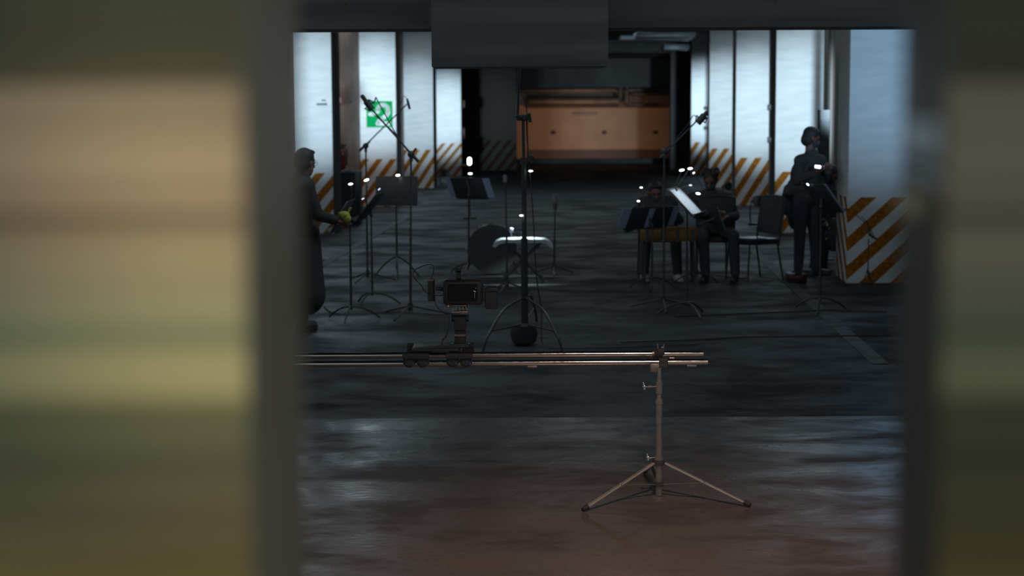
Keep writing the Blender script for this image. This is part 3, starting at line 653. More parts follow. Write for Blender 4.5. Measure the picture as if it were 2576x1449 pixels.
YD, sD, MD = mic_stand('microphone stand with boom reaching up right beside the lit sheets', (1669, 778), (1671, 388), (1671, 380), (1662, 396), (1752, 305), foot=.36, rot0=.5)
MB().bar(MD(1752, 305), MD(1757, 296), .007).build('boom_tip', BLK, sD)
microphone('large dark microphone in a shock mount against the far right white pillar', (1777, 284), (1758, 306), YD, r=.022)
tag(MB().tube(smooth_path([MD(1758, 300), MD(1750, 293), MD(1744, 290), MD(1738, 300), MD(1725, 320), MD(1700, 350)]), .004, 6).build('microphone_cable', BLK), 'short cable loop at the microphone against the far right pillar', 'cable')
YE, sE, ME = mic_stand('straight microphone stand right of the boom stand carrying a grey microphone', (1394, 690), (1396, 528), None, None, None, foot=.26, rot0=.5)
microphone('grey-grilled microphone on the straight stand right of the boom stand', (1396, 494), (1396, 528), YE, r=.030, mount=False, m=MESHM)
YG, sG, MG = mic_stand('thin microphone stand between the back music stand and the boom stand', (1276, 735), (1272, 470), None, None, None, foot=.26, rot0=.2)
microphone('dim grey microphone upright between the back music stand and the boom stand', (1270, 444), (1271, 472), YG, r=.022, mount=False, m=MESHM)

# ================================================================ chairs and bench
def chair(label, pb, ang, seat_m=SEATM, group=None):
    base = fl(*pb); t = thing('banquet_chair', label, 'chair', (base.x, base.y, 0), group); O = V((base.x, base.y, 0)); R = RZ(math.radians(ang))
    def C(x, y, z): return O + R @ V((x, y, z))
    MB().box(C(0, 0, .455), (.43, .43, .055), R, bevel=.02).build('seat', seat_m, t)
    bk = R @ Matrix.Rotation(-.16, 3, 'X')
    MB().box(C(0, .245, .74), (.42, .045, .42), bk, bevel=.018).build('backrest', GREYC, t)
    MB().tube(smooth_path([C(-.215, .20, .40), C(-.215, .235, .60), C(-.215, .27, .86), C(-.17, .285, .945), C(.17, .285, .945), C(.215, .27, .86), C(.215, .235, .60), C(.215, .20, .40)]), .011).build('back_frame', BLK, t)
    for x, y, xx, yy in ((-.20, -.19, -.21, -.22), (.20, -.19, .21, -.22), (-.20, .19, -.215, .27), (.20, .19, .215, .27)):
        MB().bar(C(x, y, .435), C(xx, yy, 0.005), .011).build('leg', BLK, t)
    MB().tube([C(-.2, -.19, .43), C(.2, -.19, .43), C(.2, .19, .43), C(-.2, .19, .43), C(-.2, -.19, .43)], .010).build('seat_frame', BLK, t)
    return t
chair('empty black banquet chair standing right of the seated man', (1893, 705), -62)
for lb, pb, an in (('dark chair under the low seated person', (1652, 697), 178), ('dark chair under the seated man with the black mask', (1790, 698), 183), ('dark chair half hidden behind the tall music stand at the right', (2092, 672), 160)):
    chair(lb, pb, an + 0, seat_m=GREYC)
bn = fl(1316, 706); bnY = bn.y
be = thing('padded_bench', 'shiny rounded bench on crossed legs behind the tall boom stand', 'bench', (bn.x, bnY, 0))
def Bn(px, py, dy=0): return at(px, py, bnY + dy)
zb_ = Bn(0, 608).z; WHITEV = mat('glossy_bench_vinyl', (0.42, 0.47, 0.50), 0.22)
b = MB(); prof = [(-.345, -.075), (-.31, -.02), (-.25, .005), (0, .012), (.25, .005), (.31, -.025), (.345, -.085), (.31, -.09), (.27, -.045), (.2, -.03), (-.2, -.03), (-.27, -.045), (-.31, -.08)]
b.prism(prof, Matrix.Translation((bn.x, bnY - .17, zb_)), .34); b.build('bench_top', WHITEV, be)
for y in (-.13, .13):
    MB().bar((bn.x - .20, bnY + y, zb_ - .04), (bn.x + .24, bnY + y, .01), .012).build('leg', BLK, be)
    MB().bar((bn.x + .20, bnY + y, zb_ - .04), (bn.x - .24, bnY + y, .01), .012).build('leg', BLK, be)
MB().bar((bn.x, bnY - .13, zb_ * .5), (bn.x, bnY + .13, zb_ * .5), .010).build('cross_bar', BLK, be)
pp = Bn(1286, 579, -.05)
tag(MB().box(pp, (.04, .01, .055), Matrix.Rotation(.2, 3, 'Y'), bevel=.003).box(pp - V((.0, 0, .045)), (.012, .008, .05)).build('paper_card', PAPERB), 'small pale card standing on the shiny bench', 'card')
tag(MB().bar(Bn(1313, 583, -.1), Bn(1315, 600, -.1), .006).ell(Bn(1314, 582, -.1), (.008,) * 3).build('drum_stick', PAPERB), 'short pale stick standing on the bench beside the boom stand column', 'stick')
# dark red drum
dr = fl(1238, 693); t = thing('floor_drum', 'large dark red drum standing left of the shiny bench', 'drum', (dr.x, dr.y + .25, 0))
D0 = V((dr.x, dr.y + .25, 0)); Rd = Matrix.Translation(D0 + V((0, -.22, .31))) @ Matrix.Rotation(PI / 2, 4, 'X').inverted() @ Matrix.Rotation(0, 4, 'Z')
MB().lathe([(.27, 0), (.275, .02), (.275, .38), (.27, .40)], Rd, 32).build('drum_shell', DRED, t)
MB().lathe([(.285, -.012), (.292, -.012), (.292, .025), (.285, .025)], Rd, 32).build('drum_hoop', BLK, t)
for k in range(6):
    a = k * PI / 3; MB().bar(Rd @ V((.30 * math.cos(a), .30 * math.sin(a), .0)), Rd @ V((.30 * math.cos(a), .30 * math.sin(a), .12)), .008).build('tension_lug', STEELD, t)
for s_ in (-1, 1): MB().bar(D0 + V((s_ * .22, 0, .2)), D0 + V((s_ * .33, -.1, .005)), .009).build('leg', BLK, t)

# amber wooden instrument body
ab = fl(1682, 716); aY = ab.y - .0
az = at(1682, 590, aY)
t = thing('marimba', 'amber wooden bar instrument on a dark frame between the two seated people', 'marimba', (ab.x, aY, 0))
wd_ = at(1752, 590, aY).x - at(1612, 590, aY).x
MB().box(az + V((0, 0, .0)), (wd_, .30, .13), bevel=.01).build('wooden_case', AMBER, t)
b = MB()
for k in range(14): b.box(az + V((-wd_ / 2 + wd_ * (k + .5) / 14, 0, .075)), (wd_ / 14 * .8, .28, .018))
b.build('tone_bars', AMBER, t)
for k in range(4): MB().box(az + V((-wd_ / 2 + wd_ * (k + .35) / 3.7, -.155, 0)), (.035, .012, .14)).build('dark_bracket', BLK, t)
for sx_ in (-1, 1):
    for sy in (-1, 1): MB().bar(az + V((sx_ * wd_ * .42, sy * .12, -.05)), V((az.x + sx_ * wd_ * .45, aY + sy * .13, .005)), .014).build('leg', BLK, t)

# dark cases, speaker, cans
def prop_box(name, label, cat, px0, px1, pyt, pyb, Y, depth, m=BLKM, extra=None, fy=None):
    a = at(px0, pyt, Y); c = at(px1, pyb, Y); z0 = max(0.0, c.z) if fy is None else fy
    t = thing(name, label, cat, ((a.x + c.x) / 2, Y + depth / 2, z0))
    MB().box(((a.x + c.x) / 2, Y + depth / 2, (a.z + z0) / 2), (c.x - a.x, depth, a.z - z0), bevel=.012).build('casing', m, t)
    return t, a, c, z0
t, a, c, z0 = prop_box('loudspeaker', 'large black box loudspeaker on the floor left of the green level sign', 'loudspeaker', 842, 906, 432, 560, 28.5, .5, fy=0.0)
MB().box(((a.x + c.x) / 2, 28.49, (a.z + z0) / 2), ((c.x - a.x) * .88, .012, (a.z - z0) * .9)).build('front_grille', CLOTH, t)
MB().bar(((a.x + c.x) / 2 - .06, 28.7, a.z + .012), ((a.x + c.x) / 2 + .06, 28.7, a.z + .012), .012).build('handle', BLK, t)
t, a, c, z0 = prop_box('column_speaker', 'tall narrow column loudspeaker behind the standing man', 'loudspeaker', 2063, 2082, 276, 700, 21.4, .18, fy=0.0)
MB().box(((a.x + c.x) / 2, 21.392, a.z * .55), ((c.x - a.x) * .8, .01, a.z * .8)).build('front_grille', CLOTH, t)
MB().lathe([(.17, 0), (.17, .015), (.05, .03)], Matrix.Translation(((a.x + c.x) / 2, 21.49, 0))).build('base_plate', BLK, t)
t, a, c, z0 = prop_box('red_case', 'low dark red case on the floor at the standing man\'s feet', 'case', 1985, 2030, 690, 712, fl(2010, 712).y, .3, m=DRED, fy=0.0)
MB().bar(((a.x + c.x) / 2 - .05, fl(2010, 712).y + .15, a.z + .01), ((a.x + c.x) / 2 + .05, fl(2010, 712).y + .15, a.z + .01), .008).build('handle', BLK, t)
def can(label, px, py, Y, r):
    p = at(px, py, Y); t = thing('floor_spotlight', label, 'spotlight', (p.x, Y, 0), 'round floor spotlights at the pillar feet')
    MB().bar(p + V((0, -.12, .0)), p + V((0, .12, 0)), r, r * .85, seg=24).build('lamp_housing', BLKM, t)
    MB().tube(smooth_path([V((p.x - r * 1.1, Y, p.z)), V((p.x - r * 1.1, Y, .03)), V((p.x + r * 1.1, Y, .03)), V((p.x + r * 1.1, Y, p.z))], 3), .012).build('yoke', BLK, t)
    MB().box((p.x, Y, .015), (.3, .22, .03), bevel=.005).build('foot_plate', BLK, t)
can('round dark floor spotlight at the foot of the third right pillar', 1905, 505, 28.0, .095)
can('round dark floor spotlight at the foot of the fourth left pillar', 1119, 434, 44.0, .10)
can('round dark floor spotlight beside the seated man\'s shoulder', 1832, 468, 36.0, .095)
light('SPOT', 'floor_glow', AB(3.0, 31.9, .12), AB(3.1, 33.8, .25), 1.6, (1.0, .5, .35), spot_size=1.4, spot_blend=1.0, shadow_soft_size=.05)
light('SPOT', 'floor_glow', AB(3.0, 24.9, .12), AB(3.1, 26.35, .25), 1.6, (1.0, .5, .35), spot_size=1.4, spot_blend=1.0, shadow_soft_size=.05)
light('SPOT', 'floor_glow', AB(-4.3, 47.9, .12), AB(-4.4, 49.4, .25), 1.2, (1.0, .5, .35), spot_size=1.4, spot_blend=1.0, shadow_soft_size=.05)

# desk lamp at the far left pillar
p = at(1181, 406, 30.0); t = thing('standing_lamp', 'bright white lantern on a thin stand beside the farthest left pillar', 'lamp', (p.x, p.y, 0))
MB().cap(p - V((0, 0, .03)), p + V((0, 0, .035)), .036).build('lantern_glow', LED, t)
MB().bar((p.x, p.y, .0), (p.x, p.y, p.z - .06), .010).lathe([(.13, 0), (.13, .02), (.02, .03)], Matrix.Translation((p.x, p.y, 0))).build('stand_pole', BLK, t)
MB().box(p + V((-.09, 0, -.07)), (.14, .08, .02)).build('side_tray', AMBER, t)

# ================================================================ sign, extinguisher, small wall things, pipes, hooks
YSg = AB(LEFT_B + .2, ROWS[2]).y
s0 = at(921.5, 253, YSg); s1 = at(988, 321.5, YSg)
GREEN = mat('green_sign', (0.0, 0.34, 0.085), 0.8, spec=.1)
WHT = mat('white_sign_lettering', (0.80, 0.84, 0.84), 0.8, spec=.1)
fz = V((-math.sin(TH), -math.cos(TH), 0))
cS = V(((s0.x + s1.x) / 2, 0, (s0.z + s1.z) / 2)); cS.y = AB(LEFT_B, ROWS[2]).y - (cS.x - AB(LEFT_B, ROWS[2]).x) * math.tan(TH) - .012
sg = thing('level_sign', 'green square level sign with a white minus two on the left pillar', 'sign', cS)
sw = s1.x - s0.x
MB().box(cS, (sw, .012, sw), HALL).build('sign_board', GREEN, sg, flat=True)
def S2(u, v): return cS + HALL @ V(((u - .5) * sw, -.009, (.5 - v) * sw))
def stroke(name, pts, r):
    b = MB(); pts = [S2(*p) for p in pts]
    q = HALL
    for i in range(len(pts) - 1):
        a, c = pts[i], pts[i + 1]; d = c - a; ang = math.atan2(d.z, HALL.col[0].dot(d))
        b.box((a + c) / 2, (d.length, .004, 2 * r), q @ Matrix.Rotation(-ang, 3, 'Y'))
    for p_ in pts: b.bar(p_ - HALL @ V((0, .002, 0)), p_ + HALL @ V((0, .002, 0)), r, seg=20)
    return b.build(name, WHT, sg)
stroke('minus_stroke', [(.13, .50), (.30, .50)], sw * .068)
arc = [(.44 + .0, .40), (.44, .33)] + [(.64 + .20 * math.cos(t_), .34 - .19 * math.sin(t_)) for t_ in [PI * (1 - k / 10 * 1.05) for k in range(11)]]
arc += [(.84, .44), (.76, .56), (.62, .66), (.50, .74), (.43, .86), (.86, .86)]
stroke('digit_two', arc, sw * .075)
# extinguisher on the left side wall
e0 = at(861, 428, 30.2); t = thing('fire_extinguisher', 'dark red fire extinguisher hanging on the brown wall left of the green sign', 'fire extinguisher', e0)
ez = at(861, 385, 30.2)
MB().cap(e0 + V((0, 0, .07)), ez, .068).build('cylinder', RED, t)
MB().bar(ez, ez + V((0, 0, .14)), .02).box(ez + V((0.02, 0, .14)), (.12, .03, .03)).build('valve', BLK, t)
MB().tube(smooth_path([ez + V((.02, -.05, .12)), ez + V((.09, -.06, .02)), ez + V((.08, -.06, -.22))]), .012).build('hose', BLK, t)
MB().ell(ez + V((.02, -.066, -.02)), (.02, .006, .02)).build('gauge', PAPERB, t)
e1 = at(854, 252, 30.2); t = thing('wall_notice', 'small red-framed notice on the brown wall above the fire extinguisher', 'sign', e1)
MB().box(e1, (.12, .03, .19), bevel=.006).build('frame', mat('dimmed_notice_frame', (.020, .004, .004), .8, spec=.1), t); MB().box(e1 + V((0, -.017, 0)), (.055, .006, .09)).build('plate', mat('dimmed_green_plate', (.035, .045, .035), .8, spec=.1), t)  # frame and plate colours darkened to look unlit by the pillar lamp
e2 = at(876, 258, 30.6); tag(MB().box(e2, (.14, .06, .035), bevel=.008).build('wall_bracket', mat('dimmed_metal', (.006, .006, .006), .8, spec=.1)), 'small dark bracket beside the red-framed notice', 'bracket')  # near-black colour keeps the bracket looking unlit beside the pillar lamp
e3 = V(at(804, 262, 26.2)); e3.y = AB(-4.0, ROWS[1]).y - .035
tag(MB().box(e3, (.16, .03, .028), HALL, bevel=.006).box(e3 + V((.03, 0, .06)), (.06, .02, .02), HALL).build('wall_bracket', mat('dull_bracket', (.10, .12, .10), .6)), 'small greenish bracket on the second nearest left pillar', 'bracket')
for px, py, m_, nm, lb in ((1172, 262, mat('orange_box', (.10, .04, .015), .7), 'alarm_box', 'small orange box beside the farthest left pillar'), (1170, 335, DRED, 'hose_box', 'small red box below the orange one beside the farthest left pillar')):
    p = at(px, py, 50.0); p.x = AB(-4.02 + .07, 49.9).x; p.y = AB(-3.95, 49.85).y; tag(MB().box(p, (.14, .08, .34 if m_ is DRED else .22), bevel=.01).build(nm, m_), lb, 'box')
# switch boxes and conduits on right pillars
for px, a_i, pys, lb in ((1775.5, 3, (272, 322), 'conduit with two junction boxes down the edge of the fourth right pillar'), (1936.5, 1, (270, 352), 'conduit with two junction boxes down the edge of the second nearest right pillar')):
    Y = AB(RIGHT_B, ROWS[a_i]).y - .04; t = thing('conduit', lb, 'conduit', at(px, 300, Y))
    pb_ = at(px, 400, Y); MB().bar(at(px + 1, 60, Y), V((pb_.x, Y, .0)), .012, seg=8).build('pipe', BLK, t)
    for py in pys: MB().box(at(px - 1, py, Y), (.09 if a_i == 3 else .06, .06, .09), bevel=.01).build('junction_box', BLK, t)
# vertical pipe on the right dark wall
p = at(2090, 300, 24.0); tag(MB().bar((p.x, 24.0, 0), (p.x, 24.0, 4.1), .05, seg=16).build('wall_pipe', mat('dull_pipe', (.10, .085, .075), .5)), 'vertical dull pipe in the dark gap between the two nearest right pillars', 'pipe')
# big pipes under the ramp ceiling
PIPE = mat('dull_steel_pipe', (.085, .065, .05), .5, .3, noise=.3, nscale=3)
def pipe(label, pts, Y, r):
    return tag(MB().tube([at(px, py, Y) for px, py in pts], r, 16).build('ceiling_pipe', PIPE), label, 'pipe')
pipe('thick brown duct across the top of the lit ramp wall', [(1330, 255), (1555, 255)], 64.6, .20)
pipe('upper thin pipe above the thick duct', [(1300, 228), (1700, 226)], 64.2, .09)
pipe('short bright pipe at the right above the thick duct', [(1590, 237), (1690, 236)], 63.9, .07)
pipe('bent pipe elbow dropping at the right of the thick duct', [(1578, 215), (1578, 258), (1590, 264), (1655, 264)], 63.6, .065)
pipe('dark vertical pipe crossing the duct', [(1562, 190), (1562, 245)], 63.2, .09)
for px in (1392, 1520, 1648):
    p = at(px, 333, 65.95); tag(MB().ell(p, (.10, .03, .08)).build('wall_socket', BLKM), {1392: 'left', 1520: 'middle', 1648: 'right'}[px] + ' one of three small dark spots on the lit ramp wall', 'wall fitting')
p0_ = at(1471, 285, 65.95); tag(MB().box(p0_, (1.0, .03, .10)).build('faded_panel', mat('faded_lettering', (.20, .15, .11), .7)), 'faint dark strip near the top of the lit ramp wall', 'panel')
# ducts under the right part of the far ceiling
DUCT = mat('grey_duct', (.20, .22, .24), .45, .3, noise=.3, nscale=2)
for i, (xa, xb, py, Y, lb) in enumerate(((1560, 1742, 95, 40.0, 'upper grey duct under the ceiling left of the right pillars'), (1600, 1750, 88, 36.0, 'front grey duct touching the first beam line'), (1670, 1735, 118, 44.0, 'short bright duct end left of the farthest right pillar'))):
    a, c = at(xa, py, Y), at(xb, py, Y); tag(MB().box(((a.x + c.x) / 2, Y + .4, a.z), (c.x - a.x, .8, .12 if i < 2 else .16), bevel=.02).build('ceiling_duct', DUCT), lb, 'duct')
for px, py in ((868, 12), (1408, 12), (1950, 6)):
    p = at(px, py, 11.95); t = thing('ceiling_hook', {868: 'left', 1408: 'middle', 1950: 'right'}[px] + ' one of three tiny brass hooks on the dark beam', 'hook', p, 'brass hooks on the beam')
    MB().tube(smooth_path([p + V((0, .05, .0)), p + V((0, 0, .012)), p + V((.008, -.01, 0)), p + V((.002, -.012, -.014)), p + V((-.007, -.01, -.008))]), .002, 6).build('hook_wire', BRASS, t)

# floor cables
def cable(label, pts, r=.008, m=BLK):
    return tag(MB().tube(smooth_path([fl(*p) + V((0, 0, r)) for p in pts]), r, 6).build('floor_cable', m), label, 'cable')
cable('long black cable across the floor behind the light stand', [(1560, 862), (1760, 856), (1880, 850), (2060, 848), (2240, 846)])
cable('long black cable across the floor under the right music stands', [(1700, 797), (1850, 792), (2000, 786), (2100, 782), (2230, 786)])
cable('dull red cable curling by the seated man\'s feet', [(1757, 668), (1760, 684), (1790, 692), (1830, 698), (1865, 702), (1880, 698)], m=RED)
cable('black cable curling over the floor at the foot of the left stands', [(815, 772), (835, 788), (870, 792), (935, 790), (1000, 786), (1080, 792), (1160, 790)])
YL = mat('pale_bottle', (.5, .55, .6), .3)
# ================================================================ people
def remeshed(name, mb, m, parent, voxel):
    me = bpy.data.meshes.new('tmp'); mb.bm.to_mesh(me); mb.bm.free(); o = bpy.data.objects.new('tmp', me); COL.objects.link(o)
    md = o.modifiers.new('r', 'REMESH'); md.mode = 'VOXEL'; md.voxel_size = voxel; md.use_smooth_shade = True
    ms = o.modifiers.new('s', 'SMOOTH'); ms.factor = .5; ms.iterations = 2
    dg = bpy.context.evaluated_depsgraph_get(); me2 = bpy.data.meshes.new_from_object(o.evaluated_get(dg)); me2.name = name
    bpy.data.objects.remove(o); me2.materials.clear(); me2.materials.append(m)
    me2.polygons.foreach_set('use_smooth', [True] * len(me2.polygons))
    r = bpy.data.objects.new(name, me2); COL.objects.link(r); r.parent = parent; r.matrix_parent_inverse = Matrix.Translation(-V(parent.location)); return r
def hand(b, wr, d, n, curl=.5, side=1):
    d = d.normalized(); n = (n - d * n.dot(d)).normalized(); s = d.cross(n) * side
    R = Matrix((s, d, n)).transposed()
    b.ell(wr + d * .048, (.040, .052, .016), R); b.cap(wr - d * .02, wr + d * .02, .024, .026)
    for k, (off, L_) in enumerate(((-.030, .072), (-.010, .082), (.010, .076), (.029, .060))):
        p = wr + d * .088 + s * off; q = d
        for j, f in enumerate((.45, .32, .25)):
            ang = curl * (.5 + .6 * j); q = (d * math.cos(ang * (j + 1) * .6) + n * math.sin(ang * (j + 1) * .6)).normalized()
            e = p + q * L_ * f; b.cap(p, e, .0092 - .0008 * j, .0088 - .0008 * j, seg=8); p = e
    p = wr + d * .03 - s * .034; e = p + (d * .6 - s * .75 + n * .3).normalized() * .035; b.cap(p, e, .012, .010, seg=8)
    b.cap(e, e + (d * .85 - s * .3 + n * .4).normalized() * .03, .010, .0085, seg=8)
def frame(f, u=V((0, 0, 1))):
    f = f.normalized(); r = f.cross(u).normalized(); u = r.cross(f).normalized(); return Matrix((r, f, u)).transposed()   # x right, y forward, z up
def person(label, base, J, face, top=CLOTH, legs=GREYC, shoes=SHOE, coat=None, hair='short', mask=False, glasses=False, curl=.5, palm=V((0, 0, -1))):
    t = thing('person', label, 'person', base)
    g = lambda k: J[k]
    sp = (g('neck') - g('pel')).normalized(); sx = (g('shR') - g('shL')); sx = (sx - sp * sx.dot(sp)).normalized()
    TR = Matrix((sx, sp.cross(sx).normalized(), sp)).transposed()
    HR = frame(face); hc = g('head')
    def torso(b, e):
        L_ = (g('neck') - g('pel')).length
        b.ell(g('pel'), (.165 + e, .125 + e, .13 + e), TR); b.ell(g('pel') + sp * L_ * .35, (.145 + e, .105 + e, .15 + e), TR)
        b.ell(g('pel') + sp * L_ * .68, (.165 + e, .115 + e, .17 + e), TR)
        mid = (g('shL') + g('shR')) / 2
        b.cap(g('shL') , mid + sp * .02, .062 + e, .075 + e); b.cap(g('shR'), mid + sp * .02, .062 + e, .075 + e)
    def arms(b, e, hand_gap=0.0):
        for s in 'LR':
            sh, el, wr = g('sh' + s), g('el' + s), g('wr' + s)
            b.cap(sh, el, .052 + e, .040 + e); b.cap(el, el + (wr - el) * (1 - hand_gap), .040 + e, .028 + e * 1.1)
    def lg(b, e, short=0.0):
        for s in 'LR':
            hi, kn, an = g('hi' + s), g('kn' + s), g('an' + s)
            b.cap(hi, kn, .085 + e, .058 + e); b.cap(kn, kn + (an - kn) * (1 - short), .056 + e, .038 + e * 1.3)
    b = MB(); torso(b, 0); arms(b, 0); lg(b, 0)
    b.cap(g('neck') - sp * .04, hc - HR.col[2] * .05, .060, .052)
    H_ = lambda x, y, z: hc + HR @ V((x, y, z))
    b.ell(H_(0, -.008, .025), (.076, .094, .092), HR); b.ell(H_(0, .022, -.055), (.056, .068, .062), HR); b.ell(H_(0, .062, -.098), (.022, .02, .018), HR)
    b.cap(H_(0, .088, .010), H_(0, .110, -.028), .010, .014, seg=8); b.ell(H_(0, .084, -.062), (.024, .010, .009), HR); b.cap(H_(-.035, .078, .028), H_(.035, .078, .028), .010, seg=8)
    for s in (-1, 1): b.ell(H_(s * .077, -.005, -.008), (.008, .018, .030), HR)
    for s, sd in (('L', 1), ('R', -1)): hand(b, g('wr' + s), g('wr' + s) - g('el' + s), palm, curl, sd)
    for s in 'LR': b.cap(g('an' + s), g('an' + s) + V((0, 0, -.05)), .038, .04)
    body = remeshed('body', b, SKIN, t, .0075)
    for s in (-1, 1): MB().ell(H_(s * .030, .081, .006), (.012, .009, .009), HR).build('eye', mat_eye, t)
    b = MB(); torso(b, .016); arms(b, .014, .04); b.cap(g('neck') - sp * .06, g('neck') + sp * .035, .078, .070)
    if coat: 
        for it in coat:
            if len(it) == 4 and isinstance(it[1], Vector): b.cap(*it)
            else: b.ell(it[0], it[1:], TR)
    remeshed('jacket', b, top, t, .013)
    b = MB(); b.ell(g('pel'), (.172, .13, .12), TR); lg(b, .013, .02); remeshed('trousers', b, legs, t, .013)
    for s in 'LR':
        a = g('an' + s); fd = V((face.x, face.y, 0)).normalized() if 'toe' not in J else J['toe']
        b = MB(); b.cap(V((a.x, a.y, .055)), V((a.x, a.y, .045)) - fd * .02, .048, .044); b.cap(V((a.x, a.y, .045)), V((a.x, a.y, .035)) + fd * .15, .044, .033); b.box(V((a.x, a.y, .012)) + fd * .06, (.075, .24, .024), frame(fd), bevel=.01)
        remeshed('shoe', b, shoes, t, .010)
    b = MB()
    b.ell(H_(0, -.020, .040), (.085, .098, .092), HR); b.ell(H_(0, -.045, -.01), (.080, .068, .075), HR)
    if hair in ('bob', 'tuft'):
        b.ell(H_(0, -.04, -.03), (.088, .075, .085), HR); b.ell(H_(0, .03, .085), (.07, .06, .035), HR)
    if hair == 'short': b.ell(H_(0, .03, .095), (.066, .055, .026), HR)
    if hair == 'curly':
        for k in range(16):
            a_ = k * 2.4; b.ell(H_(.075 * math.cos(a_), -.03 + .07 * math.sin(a_), .07 + .03 * math.sin(k * 1.7)), (.034, .034, .030), HR)
    if hair == 'tuft': b.ell(H_(-.065, -.04, -.045), (.03, .04, .05), HR); b.ell(H_(0, .03, .09), (.066, .055, .028), HR)
    remeshed('hair', b, HAIR, t, .009)
    if mask:
        b = MB(); b.ell(H_(0, .045, -.055), (.064, .068, .052), HR); mk = remeshed('face_mask', b, CLOTH, t, .008)
    if glasses:
        b = MB()
        for s in (-1, 1): b.tube([H_(s * .032 + .022 * math.cos(q), .098, .004 + .018 * math.sin(q)) for q in [k * PI / 6 for k in range(13)]], .0016, 6); b.bar(H_(s * .055, .095, .006), H_(s * .078, 0, .006), .0016, seg=6)
        b.bar(H_(-.01, .10, .006), H_(.01, .10, .006), .0016, seg=6); b.build('glasses', STEEL, t)
    return t
mat_eye = mat('dark_eye', (.02, .015, .012), .2)

# 1 - person in a long coat at the left
b0 = fl(778, 832); Y1 = b0.y
def A1(px, py, dy=0): return at(px, py, Y1 + dy)
hd_ = A1(768, 409); x0 = hd_.x
J = dict(pel=V((x0 - .05, Y1, .86)), neck=V((x0 - .035, Y1 + .0, 1.35)), head=hd_, shL=V((x0 - .09, Y1 + .16, 1.285)), shR=V((x0 + .03, Y1 - .155, 1.285)),
         elL=V((x0 + .03, Y1 + .24, 1.04)), elR=V((x0 + .12, Y1 - .17, 1.04)), wrL=V((x0 + .22, Y1 + .12, .98)), wrR=V((x0 + .26, Y1 - .06, .985)),
         hiL=V((x0 - .06, Y1 + .09, .80)), hiR=V((x0 - .04, Y1 - .09, .80)), knL=V((x0 - .04, Y1 + .1, .45)), knR=V((x0 - .02, Y1 - .08, .45)),
         anL=V((x0 - .07, Y1 + .1, .08)), anR=V((x0 - .05, Y1 - .08, .08)))
sk = [(V((x0 - .045, Y1, .88)), V((x0 - .05, Y1, .36)), .165, .205), (V((x0 - .02, Y1 - .03, .80)), V((x0 - .02, Y1 - .02, .32)), .14, .185)]
person('standing person at the left edge in a long dark coat with short hair and glasses', b0, J, V((.60, .78, -.12)), top=P1COAT, coat=sk, hair='short', glasses=True)
yc_ = J['wrR'] + V((.085, .02, .045))
b = MB(); b.ell(yc_, (.045, .03, .035)); b.ell(yc_ + V((.02, 0, -.03)), (.035, .03, .04)); b.ell(yc_ + V((-.03, 0, .01)), (.03, .025, .02)); b.cap(yc_ + V((.03, 0, .02)), yc_ + V((.05, 0, .06)), .010)
tag(b.build('crumpled_cloth', YELL), 'crumpled yellow-green cloth held by the person in the long coat', 'cloth')

# 2 - standing man with phone
b0 = fl(2034, 693); Y2 = b0.y
def A2(px, py, dy=0): return at(px, py, Y2 + dy)
J = dict(pel=A2(2027, 492), neck=A2(2039, 391), head=A2(2041, 347), shL=A2(2064, 405, .10), shR=A2(2013, 405, -.12),
         elL=A2(2086, 454, .10), elR=A2(2006, 455, -.16), wrL=A2(2082, 430, -.12), wrR=A2(2048, 436, -.30),
         hiL=A2(2040, 500, .06), hiR=A2(2016, 500, -.06), knL=A2(2049, 590, .06), knR=A2(2012, 592, -.06),
         anL=A2(2052, 675, .06), anR=A2(2008, 680, -.06))
J['toe'] = V((.95, -.2, 0)).normalized()
person('standing man in a dark jacket and blue trousers looking down at a lit phone', b0, J, V((.85, .12, -.30)), top=COAT, legs=JEAN, hair='tuft', mask=True,
       coat=[(A2(2022, 440), .17, .15, .20), (A2(2018, 470), .19, .17, .13), (A2(2003, 478), .14, .16, .085), (A2(1992, 484), .12, .10, .06)], palm=V((0, .3, 1)), curl=.7)
ph = A2(2061, 421, -.34)
pt = thing('phone', 'lit phone with blue-white screen in the standing man\'s hands', 'phone', ph)
Rp = Matrix.Rotation(math.radians(-52), 3, 'X') @ Matrix.Rotation(.15, 3, 'Y')
MB().box(ph, (.15, .010, .075), Rp, bevel=.003).build('phone_case', BLK, pt); MB().box(ph + Rp @ V((0, -.006, 0)), (.10, .002, .05), Rp).build('screen', PHONE, pt)
bgp = A2(1984, 522, .12)
bgt = thing('shoulder_bag', 'dark blue teardrop-shaped bag hanging behind the standing man\'s hip', 'bag', bgp)
b = MB(); b.ell(bgp + V((0, 0, .06)), (.10, .075, .17)); b.ell(bgp + V((.06, 0, -.10)), (.075, .06, .16)); b.ell(bgp + V((.11, 0, -.22)), (.045, .05, .10)); remeshed('bag_body', b, JEAN, bgt, .012)
MB().tube(smooth_path([bgp + V((-.02, 0, .2)), A2(2000, 440, .17), A2(2030, 402, .13), A2(2052, 400, .06)]), .012).build('strap', BLK, bgt)

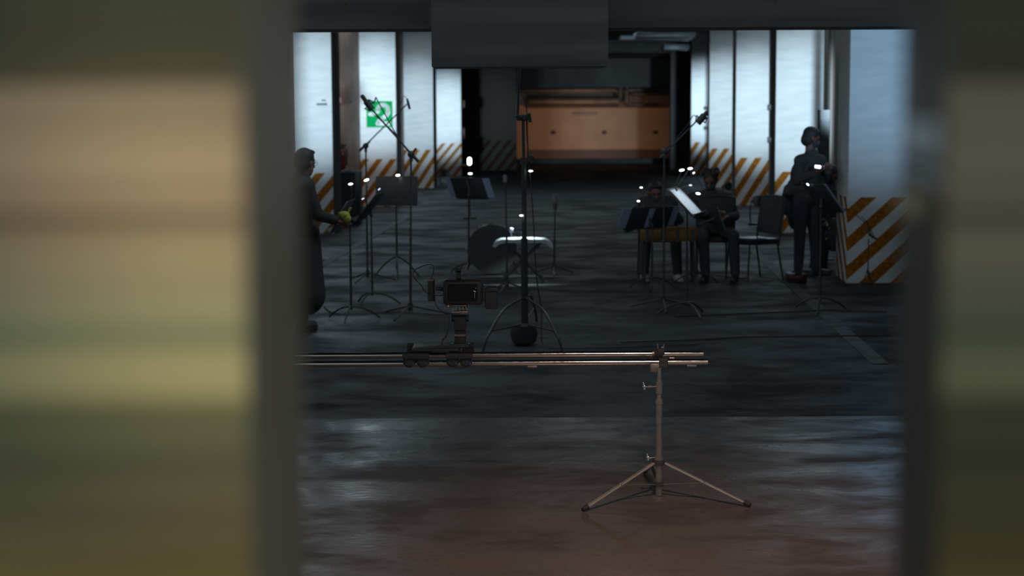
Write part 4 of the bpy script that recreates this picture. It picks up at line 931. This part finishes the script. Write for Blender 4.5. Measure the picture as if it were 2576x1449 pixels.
# 3 - low seated person, face to the camera
def seated(label, cpx, cpy, hpx, hpy, dyh, face, hands, knees, feet, sh=.19, sit=.585, **kw):
    b0 = fl(cpx, cpy); Y = b0.y; h = at(hpx, hpy, Y + dyh); pel = V((b0.x, b0.y + .06, sit)); nk = h - V((0, 0, .155)) + V((0, .03, 0))
    sl = nk + V((sh, .02, -.06)); sr = nk + V((-sh, .02, -.06))
    J = dict(pel=pel, neck=nk, head=h, shL=sl, shR=sr, hiL=pel + V((.09, -.05, -.02)), hiR=pel + V((-.09, -.05, -.02)))
    for s, hp, sg in (('L', hands[0], 1), ('R', hands[1], -1)):
        w_ = at(hp[0], hp[1], Y + hp[2]); J['wr' + s] = w_; m_ = (J['sh' + s] + w_) / 2; J['el' + s] = m_ + V((sg * .09, .02, -.10))
    for s, kp, fp in (('L', knees[0], feet[0]), ('R', knees[1], feet[1])):
        J['kn' + s] = V((b0.x + kp[0], b0.y + kp[1], .52)); J['an' + s] = V((b0.x + fp[0], b0.y + fp[1], .085))
    J['toe'] = V((face.x, face.y, 0)).normalized()
    return person(label, b0, J, face, **kw)
seated('seated person with a dim uncovered forehead behind the stand with pale page edges', 1652, 697, 1648, 484, -.22, V((.12, -.95, -.30)), ((1692, 535, -.45), (1590, 572, -.42)), ((.17, -.42), (-.16, -.42)), ((.2, -.42), (-.18, -.40)), hair='short', mask=True, shoes=WSHOE, curl=.6)
seated('seated man in black with curly hair and black mask looking down', 1790, 698, 1788, 453, -.12, V((-.30, -.88, -.42)), ((1830, 545, -.42), (1797, 533, -.42)), ((.19, -.43), (-.15, -.43)), ((.22, -.40), (-.12, -.42)), sh=.205, hair='curly', mask=True, curl=.7)
seated('dark seated person partly hidden between the standing man and the nearest right pillar', 2092, 672, 2090, 440, -.10, V((-.75, -.6, -.3)), ((2098, 570, -.40), (2075, 560, -.42)), ((.12, -.42), (-.16, -.42)), ((.14, -.42), (-.18, -.40)), sh=.16, hair='short', mask=True)
# instrument pieces at the right player
gp = at(2098, 600, fl(2092, 672).y - .55)
t = thing('guitar', 'dark guitar-like instrument held by the half-hidden seated person, with small chrome glints', 'instrument', gp)
b = MB(); b.ell(gp + V((.0, 0, 0)), (.12, .04, .16)); b.ell(gp + V((-.01, 0, .14)), (.09, .035, .11)); remeshed('instrument_body', b, BLK, t, .010)
MB().bar(gp + V((-.02, -.03, .12)), gp + V((-.16, -.03, .44)), .014).build('neck', BLK, t)
for dx, dz in ((-.09, .16), (-.10, .0), (-.07, .12)): MB().ell(gp + V((dx, -.05, dz)), (.010, .010, .012)).build('chrome_knob', STEEL, t)
